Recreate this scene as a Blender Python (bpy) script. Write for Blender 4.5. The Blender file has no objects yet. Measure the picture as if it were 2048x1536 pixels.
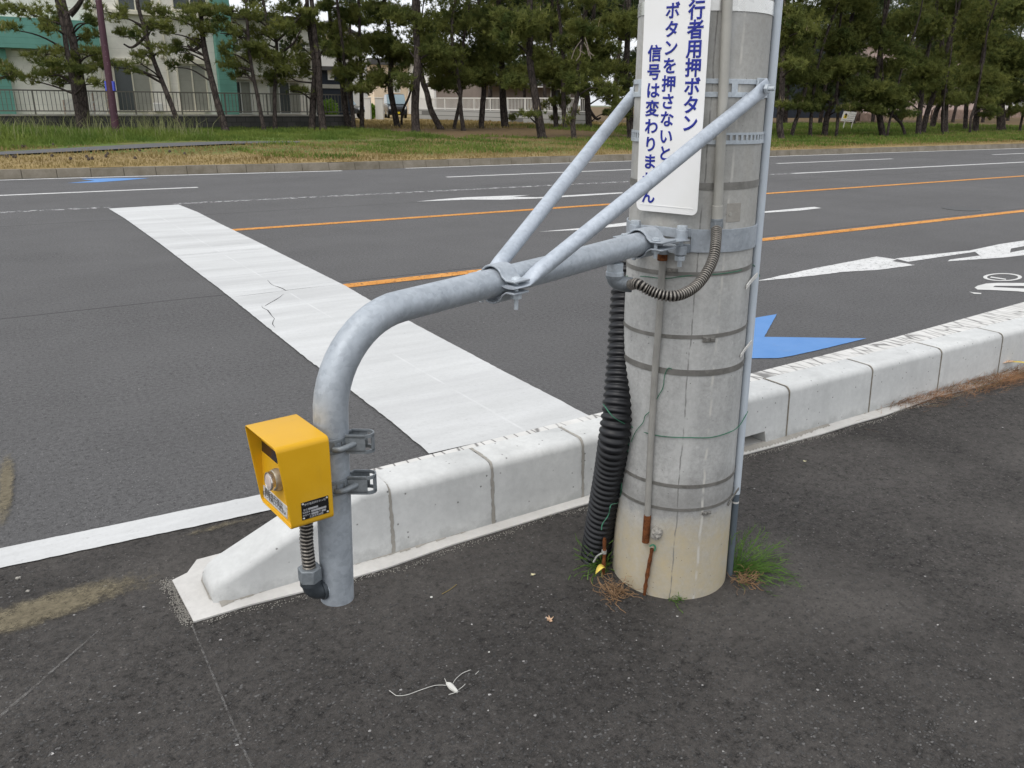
import bpy, bmesh, math, random
import numpy as np
from mathutils import Matrix, Vector

random.seed(7)
S = bpy.context.scene
COL = S.collection
R_ = math.radians

# ------------------------------------------------------------------ camera, sky, sun, exposure
F, CX, CY, YH, ROLL, HC = 1640.0, 1024.0, 768.0, 207.0, R_(0.6), 1.47      # photo pixels, metres
PITCH = math.atan((CY - YH) / F)
AZ = R_(57.2445)                                                           # heading of the road to the right of the view
O = np.array([0, 0, HC])

def ray(px, py):
    x, y = (px - CX) / F, (py - CY) / F
    xr, yr = x * math.cos(ROLL) + y * math.sin(ROLL), -x * math.sin(ROLL) + y * math.cos(ROLL)
    f, d = math.cos(PITCH) - yr * math.sin(PITCH), math.sin(PITCH) + yr * math.cos(PITCH)
    return np.array([xr * math.sin(AZ) + f * math.cos(AZ), -xr * math.cos(AZ) + f * math.sin(AZ), -d])

FW = ray(CX, CY)
RT = ray(CX + F, CY) - FW
DN = ray(CX, CY + F) - FW
cam = bpy.data.cameras.new("camera")
cam.sensor_width = 36
cam.lens = F / 2048 * 36
cam.clip_start, cam.clip_end = 0.05, 2000
co = bpy.data.objects.new("camera", cam)
COL.objects.link(co)
co.matrix_world = Matrix([[RT[0], -DN[0], -FW[0], 0], [RT[1], -DN[1], -FW[1], 0], [RT[2], -DN[2], -FW[2], HC], [0, 0, 0, 1]])
S.camera = co

SUN_EL, SUN_AZ = R_(58), R_(197)          # direction to the sun, counted from +X towards +Y
w = bpy.data.worlds.new("World")
S.world = w
w.use_nodes = True
nt = w.node_tree
bg = nt.nodes["Background"]
sky = nt.nodes.new("ShaderNodeTexSky")
sky.sky_type = 'NISHITA'
sky.sun_disc = False
sky.sun_elevation = SUN_EL
sky.sun_rotation = R_(90) - SUN_AZ
sky.dust_density = 4.0
hs = nt.nodes.new("ShaderNodeHueSaturation")
hs.inputs["Saturation"].default_value = 0.35
cl = nt.nodes.new("ShaderNodeMix")                      # bright even cloud over most of the sky
cl.data_type = 'RGBA'
cl.inputs[0].default_value = 0.6
cl.inputs[7].default_value = (6.6, 6.8, 7.1, 1)
nt.links.new(sky.outputs[0], hs.inputs["Color"])
nt.links.new(hs.outputs[0], cl.inputs[6])
nt.links.new(cl.outputs[2], bg.inputs[0])
bg.inputs[1].default_value = 0.15

sun = bpy.data.lights.new("sun", 'SUN')
sun.energy = 0.7
sun.angle = R_(30)
sun.color = (1, 0.96, 0.9)
so = bpy.data.objects.new("sun", sun)
COL.objects.link(so)
sd = Vector((math.cos(SUN_EL) * math.cos(SUN_AZ), math.cos(SUN_EL) * math.sin(SUN_AZ), math.sin(SUN_EL)))
so.rotation_euler = sd.to_track_quat('Z', 'Y').to_euler()
S.view_settings.view_transform = 'Standard'
S.view_settings.look = 'None'
S.view_settings.exposure = 0.45
S.view_settings.gamma = 1
S.render.engine = 'CYCLES'
S.cycles.max_bounces = 6
S.cycles.transparent_max_bounces = 12
S.cycles.use_denoising = True

# ------------------------------------------------------------------ from the photograph to the ground
def gp(px, py, z=0.0):
    d = ray(px, py)
    return O + d * ((z - HC) / d[2])

def atz(px, py, zc):
    d = ray(px, py)
    return O + d * (zc / (d @ FW))

def atp(px, py, pt, n):
    d, n = ray(px, py), np.asarray(n, float)
    return O + d * (((np.asarray(pt) - O) @ n) / (d @ n))

def zcam(P):
    return float((np.asarray(P) - O) @ FW)

def vz(Y):
    return float(np.interp(Y, [17.3, 18.3, 23, 30, 40], [.14, .165, .2, .3, .3]))

def gv(px, py):
    z = .2
    for _ in range(40):
        z = vz(gp(px, py, z)[1])
    return gp(px, py, z)

# ------------------------------------------------------------------ materials
class Mat:
    def __init__(s, name, rough=.7, metal=0.0, spec=.5):
        s.m = bpy.data.materials.new(name)
        s.m.use_nodes = True
        s.t = s.m.node_tree
        s.b = s.t.nodes["Principled BSDF"]
        s.b.inputs["Roughness"].default_value = rough
        s.b.inputs["Metallic"].default_value = metal
        s.b.inputs["Specular IOR Level"].default_value = spec
        s._tc = None
    def n(s, typ, **kw):
        nd = s.t.nodes.new("ShaderNode" + typ)
        for k, v in kw.items():
            setattr(nd, k, v)
        return nd
    def l(s, a, b):
        s.t.links.new(a, b)
    def coord(s, scale=(1, 1, 1), rot=(0, 0, 0), kind="Object"):
        if s._tc is None:
            s._tc = s.n("TexCoord")
        mp = s.n("Mapping")
        mp.inputs["Scale"].default_value = scale
        mp.inputs["Rotation"].default_value = rot
        s.l(s._tc.outputs[kind], mp.inputs[0])
        return mp.outputs[0]
    def noise(s, scale, detail=4, rough=.55, co=None, dist=0.0):
        nd = s.n("TexNoise")
        nd.inputs["Scale"].default_value = scale
        nd.inputs["Detail"].default_value = detail
        nd.inputs["Roughness"].default_value = rough
        nd.inputs["Distortion"].default_value = dist
        s.l(co if co is not None else s.coord(), nd.inputs["Vector"])
        return nd.outputs["Fac"]
    def voro(s, scale, feature='F1', co=None, out="Distance", rnd=1.0):
        nd = s.n("TexVoronoi", feature=feature)
        nd.inputs["Scale"].default_value = scale
        nd.inputs["Randomness"].default_value = rnd
        s.l(co if co is not None else s.coord(), nd.inputs["Vector"])
        return nd.outputs[out]
    def map(s, v, a, b, c=0.0, d=1.0, clamp=True):
        nd = s.n("MapRange", clamp=clamp)
        s.l(v, nd.inputs[0])
        for i, x in enumerate((a, b, c, d)):
            nd.inputs[i + 1].default_value = x
        return nd.outputs[0]
    def math(s, op, a, b=None):
        nd = s.n("Math", operation=op)
        for i, x in enumerate((a, b)):
            if x is None:
                continue
            if isinstance(x, (int, float)):
                nd.inputs[i].default_value = x
            else:
                s.l(x, nd.inputs[i])
        return nd.outputs[0]
    def mix(s, f, a, b, blend='MIX'):
        nd = s.n("Mix", data_type='RGBA', blend_type=blend)
        for i, x in ((0, f), (6, a), (7, b)):
            if isinstance(x, (int, float)):
                nd.inputs[i].default_value = x
            elif isinstance(x, tuple):
                nd.inputs[i].default_value = (*x, 1) if len(x) == 3 else x
            else:
                s.l(x, nd.inputs[i])
        return nd.outputs[2]
    def sep(s, v):
        nd = s.n("SeparateXYZ")
        s.l(v, nd.inputs[0])
        return nd.outputs
    def color(s, c):
        if isinstance(c, tuple):
            s.b.inputs["Base Color"].default_value = (*c, 1)
        else:
            s.l(c, s.b.inputs["Base Color"])
        return s
    def bump(s, h, strength=.5, dist=.01):
        nd = s.n("Bump")
        nd.inputs["Strength"].default_value = strength
        nd.inputs["Distance"].default_value = dist
        s.l(h, nd.inputs["Height"])
        s.l(nd.outputs[0], s.b.inputs["Normal"])
        return s
    def rough(s, v):
        s.l(v, s.b.inputs["Roughness"])
        return s
    def alpha(s, v):
        s.l(v, s.b.inputs["Alpha"])
        return s

def plain(name, c, rough=.6, metal=0.0, var=.12, scale=30, bump=0.0):
    m = Mat(name, rough, metal)
    n = m.noise(scale, 5)
    m.color(m.mix(m.map(n, .3, .7), tuple(x * (1 - var) for x in c), tuple(min(1, x * (1 + var)) for x in c)))
    if bump:
        m.bump(n, bump, .002)
    return m.m

M = {}

def asphalt(name, lo, hi, patch, agg, speck, bump, rough_amt, warm=(1, 1, 1)):
    m = Mat(name, .9, 0, .3)
    big = m.noise(patch, 6, .62)
    mid = m.noise(patch * 5, 5, .65)
    h1 = m.noise(agg * .55, 6, .78)
    h2 = m.noise(agg * 1.9, 4, .75)
    h3 = m.noise(agg * 5, 3, .7)
    cell = m.sep(m.voro(agg * 1.5, out="Color"))
    cd = m.voro(agg * 1.5, out="Distance")
    c = m.mix(m.map(big, .30, .70), lo, hi)
    c = m.mix(m.map(mid, .38, .72, 0, .35), c, tuple(x * .72 for x in lo))
    g = m.math('ADD', m.math('MULTIPLY', h1, .55), m.math('MULTIPLY', h2, .45))
    c = m.mix(1.0, c, m.map(g, .36, .64, 1 - rough_amt, 1 + rough_amt), 'MULTIPLY')  # relief shading painted in: low grain darkened, high grain lightened
    c = m.mix(1.0, c, m.map(h3, .3, .7, .82, 1.18), 'MULTIPLY')
    # crevices between stones: their shade and held dirt put into the colour
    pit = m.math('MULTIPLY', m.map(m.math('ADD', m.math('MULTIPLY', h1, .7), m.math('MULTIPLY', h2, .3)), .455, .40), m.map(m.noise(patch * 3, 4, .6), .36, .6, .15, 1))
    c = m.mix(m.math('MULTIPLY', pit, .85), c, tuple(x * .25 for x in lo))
    # single pale stones
    st = m.math('MULTIPLY', m.math('MULTIPLY', m.map(cell[0], .86, .90), m.map(cd, .22, .42, 1, 0)), m.map(h2, .42, .56))
    c = m.mix(m.math('MULTIPLY', st, .85), c, tuple(x * 2.3 for x in hi))
    sp = m.math('MULTIPLY', m.math('MULTIPLY', m.map(cell[1], 1 - speck, 1 - speck + .002), m.map(cd, .12, .25, 1, 0)), m.map(h3, .45, .55))
    c = m.mix(sp, c, (.40, .39, .37))
    c = m.mix(1.0, c, (*warm, 1), 'MULTIPLY')
    m.color(c)
    hh = m.math('ADD', m.math('ADD', m.math('MULTIPLY', h1, 1.0), m.math('MULTIPLY', h2, .6)), m.math('ADD', m.math('MULTIPLY', h3, .2), m.math('MULTIPLY', st, .25)))
    m.bump(hh, bump, .012)
    return m

m = asphalt("road_asphalt", (.092, .090, .090), (.118, .116, .116), .30, 80, .04, .7, .5)
# lengthwise tone of the wheel tracks, and two thin seams along the road
xyz = m.sep(m.coord())
old = m.b.inputs["Base Color"].links[0].from_socket
tr = m.noise(1, 3, .5, m.coord((.05, .9, 1)))
c = m.mix(m.map(tr, .35, .7, 0, .35), old, (.125, .123, .123))
wob = m.noise(1.5, 3)
for y0 in (6.66, 11.75):
    s_ = m.math('ABSOLUTE', m.math('SUBTRACT', m.math('ADD', xyz[1], m.math('MULTIPLY', wob, .05)), y0 + .02))
    c = m.mix(m.map(s_, .006, .016, .75, 0), c, (.03, .03, .03))
m.color(c)
M["road"] = m.m

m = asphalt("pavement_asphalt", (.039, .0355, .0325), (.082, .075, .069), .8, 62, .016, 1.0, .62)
old = m.b.inputs["Base Color"].links[0].from_socket
pal = m.map(m.noise(1.1, 5, .62), .45, .70, 0, .55)
c = m.mix(m.math('MULTIPLY', pal, m.map(m.noise(45, 5, .75), .35, .6, .45, 1)), old, (.165, .151, .138))
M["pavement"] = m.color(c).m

def conc(name, lo, hi, bump=.25, pits=True, green=0.0):
    m = Mat(name, .85, 0, .3)
    a = m.noise(3.2, 6, .62)
    b = m.noise(38, 5, .7)
    c = m.mix(m.map(a, .3, .7), lo, hi)
    c = m.mix(m.map(b, .35, .75, 0, .35), c, tuple(x * .72 for x in lo))
    st = m.noise(2.2, 4, .6, m.coord((2.4, 2.4, .6)))
    c = m.mix(m.map(st, .55, .80, 0, .4), c, tuple(x * .66 for x in lo))
    c = m.mix(m.map(m.noise(11, 6, .75), .54, .74, 0, .25), c, tuple(x * .7 for x in lo))
    h = b
    if pits:
        d = m.voro(34)
        r = m.sep(m.voro(34, out="Color"))
        p = m.math('MULTIPLY', m.map(d, .06, .16, 1, 0), m.map(r[0], .66, .67))
        c = m.mix(m.math('MULTIPLY', p, .75), c, (.06, .055, .05))
        h = m.math('SUBTRACT', b, m.math('MULTIPLY', p, 1.5))
    if pits:
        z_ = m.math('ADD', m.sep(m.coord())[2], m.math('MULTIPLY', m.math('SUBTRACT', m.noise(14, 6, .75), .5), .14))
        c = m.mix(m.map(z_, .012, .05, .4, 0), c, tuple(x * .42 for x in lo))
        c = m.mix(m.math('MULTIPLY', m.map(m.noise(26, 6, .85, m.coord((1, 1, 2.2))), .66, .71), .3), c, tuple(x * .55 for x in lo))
    m.color(c)
    m.bump(h, bump, .004)
    return m
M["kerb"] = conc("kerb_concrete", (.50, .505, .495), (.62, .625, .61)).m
M["slab"] = conc("footing_concrete", (.50, .485, .46), (.61, .595, .565), .25, False).m
M["mortar"] = conc("mortar", (.25, .235, .205), (.40, .38, .345), .6, False).m
m = conc("old_kerb_concrete", (.155, .135, .10), (.27, .24, .195), .5, False)
M["farkerb"] = m.m

m = Mat("white_paint", .75, 0, .3)
a = m.noise(2.0, 5, .6, m.coord((.35, 1.6, 1)))
b = m.noise(55, 4, .7)
c = m.mix(m.map(a, .3, .72), (.47, .475, .468), (.60, .605, .60))
c = m.mix(m.map(m.noise(1, 5, .7, m.coord((.7, 9, 1))), .48, .8, 0, .35), c, (.42, .42, .415))
c = m.mix(m.map(b, .45, .8, 0, .35), c, (.36, .36, .355))
d = m.noise(7, 6, .75, m.coord((1, 3.2, 1)))
c = m.mix(m.map(d, .675, .72, 0, .85), c, (.17, .165, .16))
xyz = m.sep(m.coord())
nearw = m.math('MULTIPLY', m.map(xyz[1], 3.0, 4.4, 1, .12), m.map(m.noise(16, 6, .85, m.coord((1, 2.4, 1))), .60, .66))
c = m.mix(m.math('MULTIPLY', nearw, .6), c, (.27, .265, .26))
c = m.mix(m.map(m.noise(150, 4, .8), .62, .74, 0, .5), c, (.25, .25, .245))
tyre = m.math('MULTIPLY', m.map(m.noise(1, 4, .6, m.coord((.25, 2.2, 1))), .50, .68), .45)
c = m.mix(tyre, c, (.37, .37, .368))
wob = m.noise(2.2, 4, .6)
for k_, y0, wd in ((0, 8.62, .05), (0, 9.05, .03), (0, 6.66, .008), (0, 7.35, .014)):
    s_ = m.math('ABSOLUTE', m.math('SUBTRACT', m.math('ADD', xyz[1], m.math('MULTIPLY', wob, .10)), y0 + .05))
    c = m.mix(m.math('MULTIPLY', m.map(s_, wd * .5, wd * 1.6, .5, 0), m.map(m.noise(6, 5, .7), .35, .6)), c, (.32, .32, .32))
s_ = m.math('ABSOLUTE', m.math('SUBTRACT', m.math('ADD', xyz[0], m.math('MULTIPLY', m.noise(1.2, 4, .6), .03)), 2.01))
c = m.mix(m.math('MULTIPLY', m.map(s_, .003, .010, .5, 0), m.map(m.noise(2.5, 4), .4, .6)), c, (.64, .64, .635))
M["white"] = m.color(c).bump(b, .25, .002).m

m = Mat("cracked_white_paint", .8, 0, .25)
cc = m.coord((15, 3.2, 1))
wv = m.n("VectorMath", operation='ADD')
ns = m.n("TexNoise"); ns.inputs["Scale"].default_value = 2.2; ns.inputs["Detail"].default_value = 4
m.l(m.coord(), ns.inputs["Vector"])
m.l(cc, wv.inputs[0]); m.l(ns.outputs["Color"], wv.inputs[1])
e = m.voro(1.0, 'DISTANCE_TO_EDGE', wv.outputs[0])
c = m.mix(m.map(m.noise(9, 5), .3, .7), (.54, .53, .505), (.64, .63, .605))
gate = m.map(m.noise(2.6, 3), .36, .5)
c = m.mix(m.math('MULTIPLY', m.math('MULTIPLY', m.map(e, .02, .075, 1, 0), gate), .85), c, (.13, .125, .12))
c = m.mix(m.map(m.noise(30, 5, .8), .66, .72, 0, .8), c, (.2, .19, .18))
M["cracked"] = m.color(c).m

def worn(name, lo, hi, thr, sc=(1, 1, 1), ns=26):
    m = Mat(name, .8, 0, .25)
    c = m.mix(m.map(m.noise(6, 5), .3, .7), lo, hi)
    m.color(c)
    m.alpha(m.map(m.noise(ns, 6, .8, m.coord(sc)), thr, thr + .05))
    return m.m
M["worn_white"] = worn("worn_white_paint", (.52, .52, .51), (.62, .62, .61), .38)
M["thin_white"] = worn("thin_white_paint", (.45, .45, .45), (.58, .58, .575), .50, (.6, 1, 1), 14)
M["orange"] = worn("orange_paint", (.50, .205, .035), (.62, .30, .085), .40)
m = Mat("blue_paint", .8, 0, .25)
c = m.mix(m.map(m.noise(3, 5, .7), .3, .7), (.095, .225, .48), (.125, .26, .52))
c = m.mix(m.map(m.noise(130, 4, .8), .58, .74, 0, .5), c, (.09, .14, .24))
c = m.mix(m.map(m.noise(9, 6, .8), .56, .74, 0, .3), c, (.20, .27, .40))
M["blue"] = m.color(c).m
M["bike"] = worn("bicycle_white_paint", (.52, .52, .50), (.60, .60, .58), .22)
m = Mat("sand_dirt", .95, 0, .2)
at = m.n("Attribute", attribute_name="fade")
c = m.mix(m.map(m.noise(60, 5, .8), .3, .7), (.085, .072, .048), (.25, .215, .145))
m.color(c)
m.alpha(m.map(m.math('ADD', m.math('ADD', at.outputs["Fac"], .14), m.math('MULTIPLY', m.math('SUBTRACT', m.noise(30, 6, .85), .5), 1.5)), .30, .85, 0, .75))
M["sand"] = m.m
m = Mat("chalk_line", .9, 0, .2)
m.color((.20, .195, .185))
m.alpha(m.map(m.noise(70, 5, .8), .40, .66, 0, .65))
M["chalk"] = m.m
M["ironlid"] = plain("cast_iron", (.07, .07, .07), .8, .1)

def galv(name, lo, hi, sc=26, met=.35, rough=.5):
    m = Mat(name, rough, met, .5)
    a = m.noise(sc, 6, .75)
    v = m.sep(m.voro(sc * 4.5, out="Color"))[0]
    c = m.mix(m.map(a, .25, .75), lo, hi)
    c = m.mix(m.map(v, 0, 1, 0, .3), c, tuple(min(1, x * 1.35) for x in hi))
    st = m.noise(5, 5, .6, m.coord((1, 1, .35)))
    c = m.mix(m.map(st, .58, .8, 0, .5), c, tuple(x * .62 for x in lo))
    c = m.mix(m.map(m.noise(60, 6, .8, m.coord((1, 1, .12))), .60, .72, 0, .35), c, tuple(x * .55 for x in lo))
    c = m.mix(m.map(m.noise(7, 6, .8), .66, .74, 0, .35), c, (.52, .52, .50))
    m.color(c)
    m.rough(m.map(a, .3, .7, rough - .08, rough + .12))
    m.bump(a, .08, .002)
    return m.m
M["galv"] = galv("galvanised_steel", (.27, .30, .335), (.42, .455, .49))
M["galvb"] = galv("galvanised_brace", (.33, .37, .42), (.47, .51, .56))
M["fitting"] = galv("grey_cast_fitting", (.135, .155, .17), (.23, .25, .265), 40, .3, .5)
M["darkelbow"] = galv("dark_elbow", (.030, .036, .042), (.06, .07, .08), 40, .3, .4)
M["lightfit"] = galv("light_fitting", (.36, .40, .44), (.5, .54, .57), 40, .25, .5)
M["stain"] = galv("stainless_band", (.16, .155, .14), (.26, .25, .23), 18, .5, .45)
M["shinyband"] = galv("bright_stainless", (.55, .54, .52), (.75, .74, .71), 10, .8, .3)
m = Mat("flexible_conduit_metal", .38, .75, .5)
c = m.mix(m.map(m.noise(40, 5, .7), .35, .7), (.50, .47, .42), (.22, .20, .17))
M["flex"] = m.color(c).m
M["groove"] = plain("dark_groove", (.018, .017, .016), .8)
M["tube"] = plain("black_polyethylene", (.006, .0065, .0085), .45, 0, .3, 14)
M["conduit"] = plain("beige_grey_conduit", (.36, .35, .315), .5, 0, .12, 12)
M["dullpipe"] = plain("dull_grey_pipe", (.285, .275, .25), .65, 0, .15, 20)
M["pvc"] = plain("pale_blue_grey_pvc", (.50, .55, .60), .42, 0, .06, 8)
M["pvcdark"] = plain("dark_blue_grey_pvc", (.10, .125, .15), .5, 0, .12, 12)
M["clip"] = plain("white_plastic_sleeve", (.62, .61, .58), .55)
m = Mat("rust", .9, .1, .2)
c = m.mix(m.map(m.noise(60, 6, .75), .3, .7), (.055, .02, .009), (.24, .085, .03))
M["rust"] = m.color(c).bump(m.noise(90, 5, .8), .8, .003).m
M["wire"] = plain("green_wire", (.03, .15, .085), .5, 0, .35, 30)
M["darkwire"] = plain("dark_green_wire", (.012, .035, .025), .6, 0, .3, 30)
M["greywire"] = plain("grey_wire", (.35, .35, .33), .6)

m = Mat("yellow_paint", .4, 0, .3)
a = m.noise(9, 5, .6)
c = m.mix(m.map(a, .3, .7), (.60, .325, .008), (.66, .37, .014))
c = m.mix(m.map(m.noise(70, 5, .8), .68, .76, 0, .4), c, (.35, .22, .05))
c = m.mix(m.map(m.noise(3.5, 5, .65), .52, .8, 0, .22), c, (.66, .46, .13))
c = m.mix(m.map(m.noise(120, 5, .8, m.coord((1, 1, .25))), .66, .74, 0, .5), c, (.40, .25, .05))
c = m.mix(m.map(m.noise(14, 6, .8, m.coord((1, 1, .3))), .56, .78, 0, .3), c, (.42, .25, .04))
M["yellow"] = m.color(c).rough(m.map(a, .3, .7, .36, .5)).m
M["glass_dark"] = plain("dark_window", (.018, .012, .016), .18)
M["plate"] = plain("aluminium_plate", (.56, .57, .58), .5, .2, .05)
M["blackplate"] = plain("black_plate", (.008, .008, .009), .4)
M["letter_dark"] = plain("dark_letters", (.12, .11, .10), .7)
M["letter_pale"] = plain("pale_letters", (.33, .33, .34), .6)
M["letter_blue"] = plain("blue_letters", (.006, .016, .25), .5, 0, .1)
M["screw"] = plain("screw_steel", (.62, .61, .58), .3, .8)
M["brass"] = plain("dull_brass_ring", (.40, .36, .28), .4, .6, .3, 60)
M["chrome"] = plain("chrome_ring", (.7, .7, .68), .22, .9)
M["lens"] = plain("button_face", (.56, .47, .42), .35, 0, .12, 60)
m = Mat("sign_white", .4, 0, .4)
c = m.mix(m.map(m.noise(6, 4), .3, .75), (.82, .82, .815), (.75, .745, .72))
d = m.voro(11); rr = m.sep(m.voro(11, out="Color"))[0]
c = m.mix(m.math('MULTIPLY', m.map(d, .1, .26, .55, 0), m.map(rr, .72, .73)), c, (.55, .51, .40))
M["sign"] = m.color(c).m

# pole concrete: fine cement skin, long white drips, old clay stain near the ground
m = Mat("pole_concrete", .86, 0, .3)
xyz = m.sep(m.coord())
a = m.noise(4.5, 6, .65)
b = m.noise(85, 5, .75)
c = m.mix(m.map(a, .3, .7), (.36, .362, .355), (.50, .498, .48))
c = m.mix(m.map(b, .42, .72, 0, .6), c, (.26, .255, .24))
c = m.mix(m.map(m.noise(20, 6, .75), .50, .72, 0, .55), c, (.25, .25, .24))
c = m.mix(m.map(m.noise(45, 5, .8), .60, .70, 0, .6), c, (.56, .56, .54))
st = m.noise(3, 5, .6, m.coord((4, 4, .55)))
c = m.mix(m.map(st, .5, .75, 0, .55), c, (.56, .56, .54))
up = m.noise(7, 5, .7, m.coord((1, 1, .4)))
c = m.mix(m.math('MULTIPLY', m.map(xyz[2], .9, 1.25), m.map(up, .35, .75, .1, .75)), c, (.36, .34, .295))
zz = m.math('ADD', xyz[2], m.math('MULTIPLY', m.math('SUBTRACT', m.noise(9, 5, .7), .5), .16))
c = m.mix(m.math('MULTIPLY', m.map(zz, .20, .30, 1, 0), m.map(m.noise(14, 6, .75), .3, .7, .35, 1.0)), c, (.47, .395, .255))
band = m.math('MULTIPLY', m.map(zz, .27, .32), m.map(zz, .33, .45, 1, 0))
c = m.mix(m.math('MULTIPLY', band, .5), c, (.16, .155, .145))
ang = m.math('ARCTAN2', xyz[1], xyz[0])
for a0, wd in ((-1.88, .010), (-2.30, .005)):
    s_ = m.math('ABSOLUTE', m.math('SUBTRACT', m.math('ADD', ang, m.math('MULTIPLY', m.math('SUBTRACT', m.noise(5, 4, .6, m.coord((.2, .2, 1))), .5), .14)), a0))
    g = m.math('MULTIPLY', m.map(s_, wd, wd * 3.0, .8, 0), m.map(m.noise(20, 4), .38, .55))
    c = m.mix(g, c, (.55, .535, .49) if wd > .007 else (.17, .165, .155))
pp = m.math('MULTIPLY', m.map(m.voro(70), .06, .14, 1, 0), m.map(m.sep(m.voro(70, out="Color"))[0], .88, .89))
c = m.mix(m.math('MULTIPLY', pp, .8), c, (.05, .05, .045))
M["pole"] = m.color(c).bump(b, .3, .003).m

# plants
def leafmat(name, lo, hi, tr=.25, scale=1.2):
    m = Mat(name, .7, 0, .2)
    n = m.noise(scale, 3, .6, m.coord(kind="Object"))
    oi = m.n("ObjectInfo")
    c = m.mix(m.map(n, .32, .68), lo, hi)
    c = m.mix(m.map(oi.outputs["Random"], 0, 1, 0, .3), c, tuple(x * .7 for x in lo))
    m.color(c)
    t = m.n("BsdfTranslucent")
    m.l(c, t.inputs[0])
    ms = m.n("MixShader")
    ms.inputs[0].default_value = tr
    m.l(m.b.outputs[0], ms.inputs[1]); m.l(t.outputs[0], ms.inputs[2])
    m.l(ms.outputs[0], m.t.nodes["Material Output"].inputs[0])
    return m.m
M["needle"] = leafmat("pine_needles", (.066, .095, .026), (.25, .26, .07), .45)
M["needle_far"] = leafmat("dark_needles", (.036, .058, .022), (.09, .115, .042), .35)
M["candle"] = plain("pine_candles", (.34, .27, .15), .8)
M["drytwig"] = plain("dead_twigs", (.16, .13, .11), .9)
m = Mat("pine_bark", .95, 0, .15)
c = m.mix(m.map(m.noise(3.5, 6, .7, m.coord((1, 1, .45))), .35, .7), (.032, .026, .023), (.105, .085, .075))
d = m.voro(9, 'DISTANCE_TO_EDGE', m.coord((1, 1, .35)))
c = m.mix(m.map(d, .02, .12, .8, 0), c, (.014, .011, .010))
M["bark"] = m.color(c).bump(m.math('ADD', d, m.noise(30, 5)), .9, .04).m
M["grass"] = leafmat("verge_grass", (.075, .135, .022), (.22, .265, .058), .3, .6)
M["dry"] = leafmat("dry_grass", (.21, .155, .06), (.33, .26, .115), .2, .6)
M["seed"] = leafmat("grass_seed_heads", (.20, .22, .09), (.32, .32, .16), .3, .6)
M["horsetail"] = leafmat("horsetail", (.075, .17, .028), (.17, .27, .065), .3, 14)
M["root"] = plain("dry_roots", (.24, .145, .075), .9, 0, .5, 30)
M["dryneedle"] = plain("dry_pine_needles", (.19, .095, .042), .9, 0, .6, 8)
M["yleaf"] = plain("yellow_leaf", (.72, .55, .10), .6, 0, .2, 40)
M["shrub"] = leafmat("bright_shrub", (.11, .22, .02), (.24, .38, .05), .35, .8)
M["hedge"] = leafmat("dark_shrub", (.04, .08, .02), (.09, .15, .04), .25, .8)
M["flower"] = plain("orange_flowers", (.60, .16, .04), .7)

# ground
m = Mat("verge_ground", .95, 0, .15)
xyz = m.sep(m.coord())
n1, n2 = m.noise(.55, 5, .65), m.noise(5, 6, .75)
grass = m.mix(m.map(n2, .3, .7), (.055, .095, .018), (.13, .17, .045))
straw = m.mix(m.map(n2, .3, .7), (.19, .135, .06), (.33, .25, .115))
litter = m.mix(m.map(n2, .3, .7), (.085, .055, .03), (.17, .12, .06))
# strip nearest the road is dry, its width grows to the left
edge = m.math('ADD', xyz[1], m.math('MULTIPLY', m.math('SUBTRACT', n1, .5), 5.0))
dryw = m.math('SUBTRACT', edge, m.map(xyz[0], 0, 12, 4.6, .3))
c = m.mix(m.map(dryw, 18.6, 20.2), straw, grass)
c = m.mix(m.map(m.noise(.9, 5, .65), .46, .62, 0, .8), c, m.mix(.5, straw, litter))
c = m.mix(m.math('MULTIPLY', m.map(xyz[0], 10, 16), m.map(edge, 24.0, 27.0)), c, litter)
farlot = m.math('MULTIPLY', m.map(xyz[0], 17, 20), m.math('MULTIPLY', m.map(xyz[1], 36, 38), m.map(xyz[0], 36, 42, 1, 0)))
c = m.mix(farlot, c, straw)
M["verge"] = m.color(c).bump(n2, .6, .05).m
M["path"] = plain("old_path_asphalt", (.085, .085, .088), .9, 0, .15, 6)
M["earth"] = plain("far_ground", (.12, .13, .07), .95, 0, .3, .2)

# buildings
def boards(name, c, pitch=.22, dark=.55):
    m = Mat(name, .7, 0, .3)
    z = m.sep(m.coord())[2]
    f = m.math('FRACT', m.math('DIVIDE', z, pitch))
    n = m.noise(2.0, 5, .6)
    cc = m.mix(m.map(n, .3, .7), tuple(x * .88 for x in c), tuple(min(1, x * 1.06) for x in c))
    cc = m.mix(m.map(f, .0, .06, 1, 0), cc, tuple(x * dark for x in c))
    return m.color(cc).m
M["cream"] = boards("cream_siding", (.80, .775, .70), .46, .78)
M["green"] = boards("green_siding", (.14, .33, .275), .23, .5)
M["ivory"] = plain("ivory_trim", (.68, .64, .52), .5, 0, .05)
M["beige"] = plain("beige_wall", (.46, .42, .35), .7, 0, .08, 2)
M["curtain"] = boards("curtain_glass", (.30, .30, .26), .5, .8)
M["pane"] = plain("window_glass", (.05, .06, .06), .12)
M["navy"] = boards("navy_siding", (.018, .024, .036), .2, .5)
M["pinkwall"] = plain("pink_wall", (.55, .42, .37), .8, 0, .06, 1)
M["brownwall"] = plain("brown_wall", (.19, .155, .135), .8, 0, .1, 1)
M["whitewall"] = plain("white_wall", (.70, .69, .66), .7, 0, .05, 1)
M["creamwall"] = plain("cream_wall", (.72, .60, .46), .7, 0, .06, 1)
M["roof"] = plain("dark_roof", (.06, .058, .058), .7, 0, .15, 3)
M["whitemetal"] = plain("white_aluminium", (.72, .71, .68), .4, 0, .04)
M["railing"] = plain("bronze_railing", (.14, .13, .11), .5, .2)
m = Mat("dark_block_wall", .9, 0, .2)
br = m.n("TexBrick")
br.inputs["Color1"].default_value = (.06, .058, .055, 1); br.inputs["Color2"].default_value = (.085, .082, .078, 1)
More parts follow.
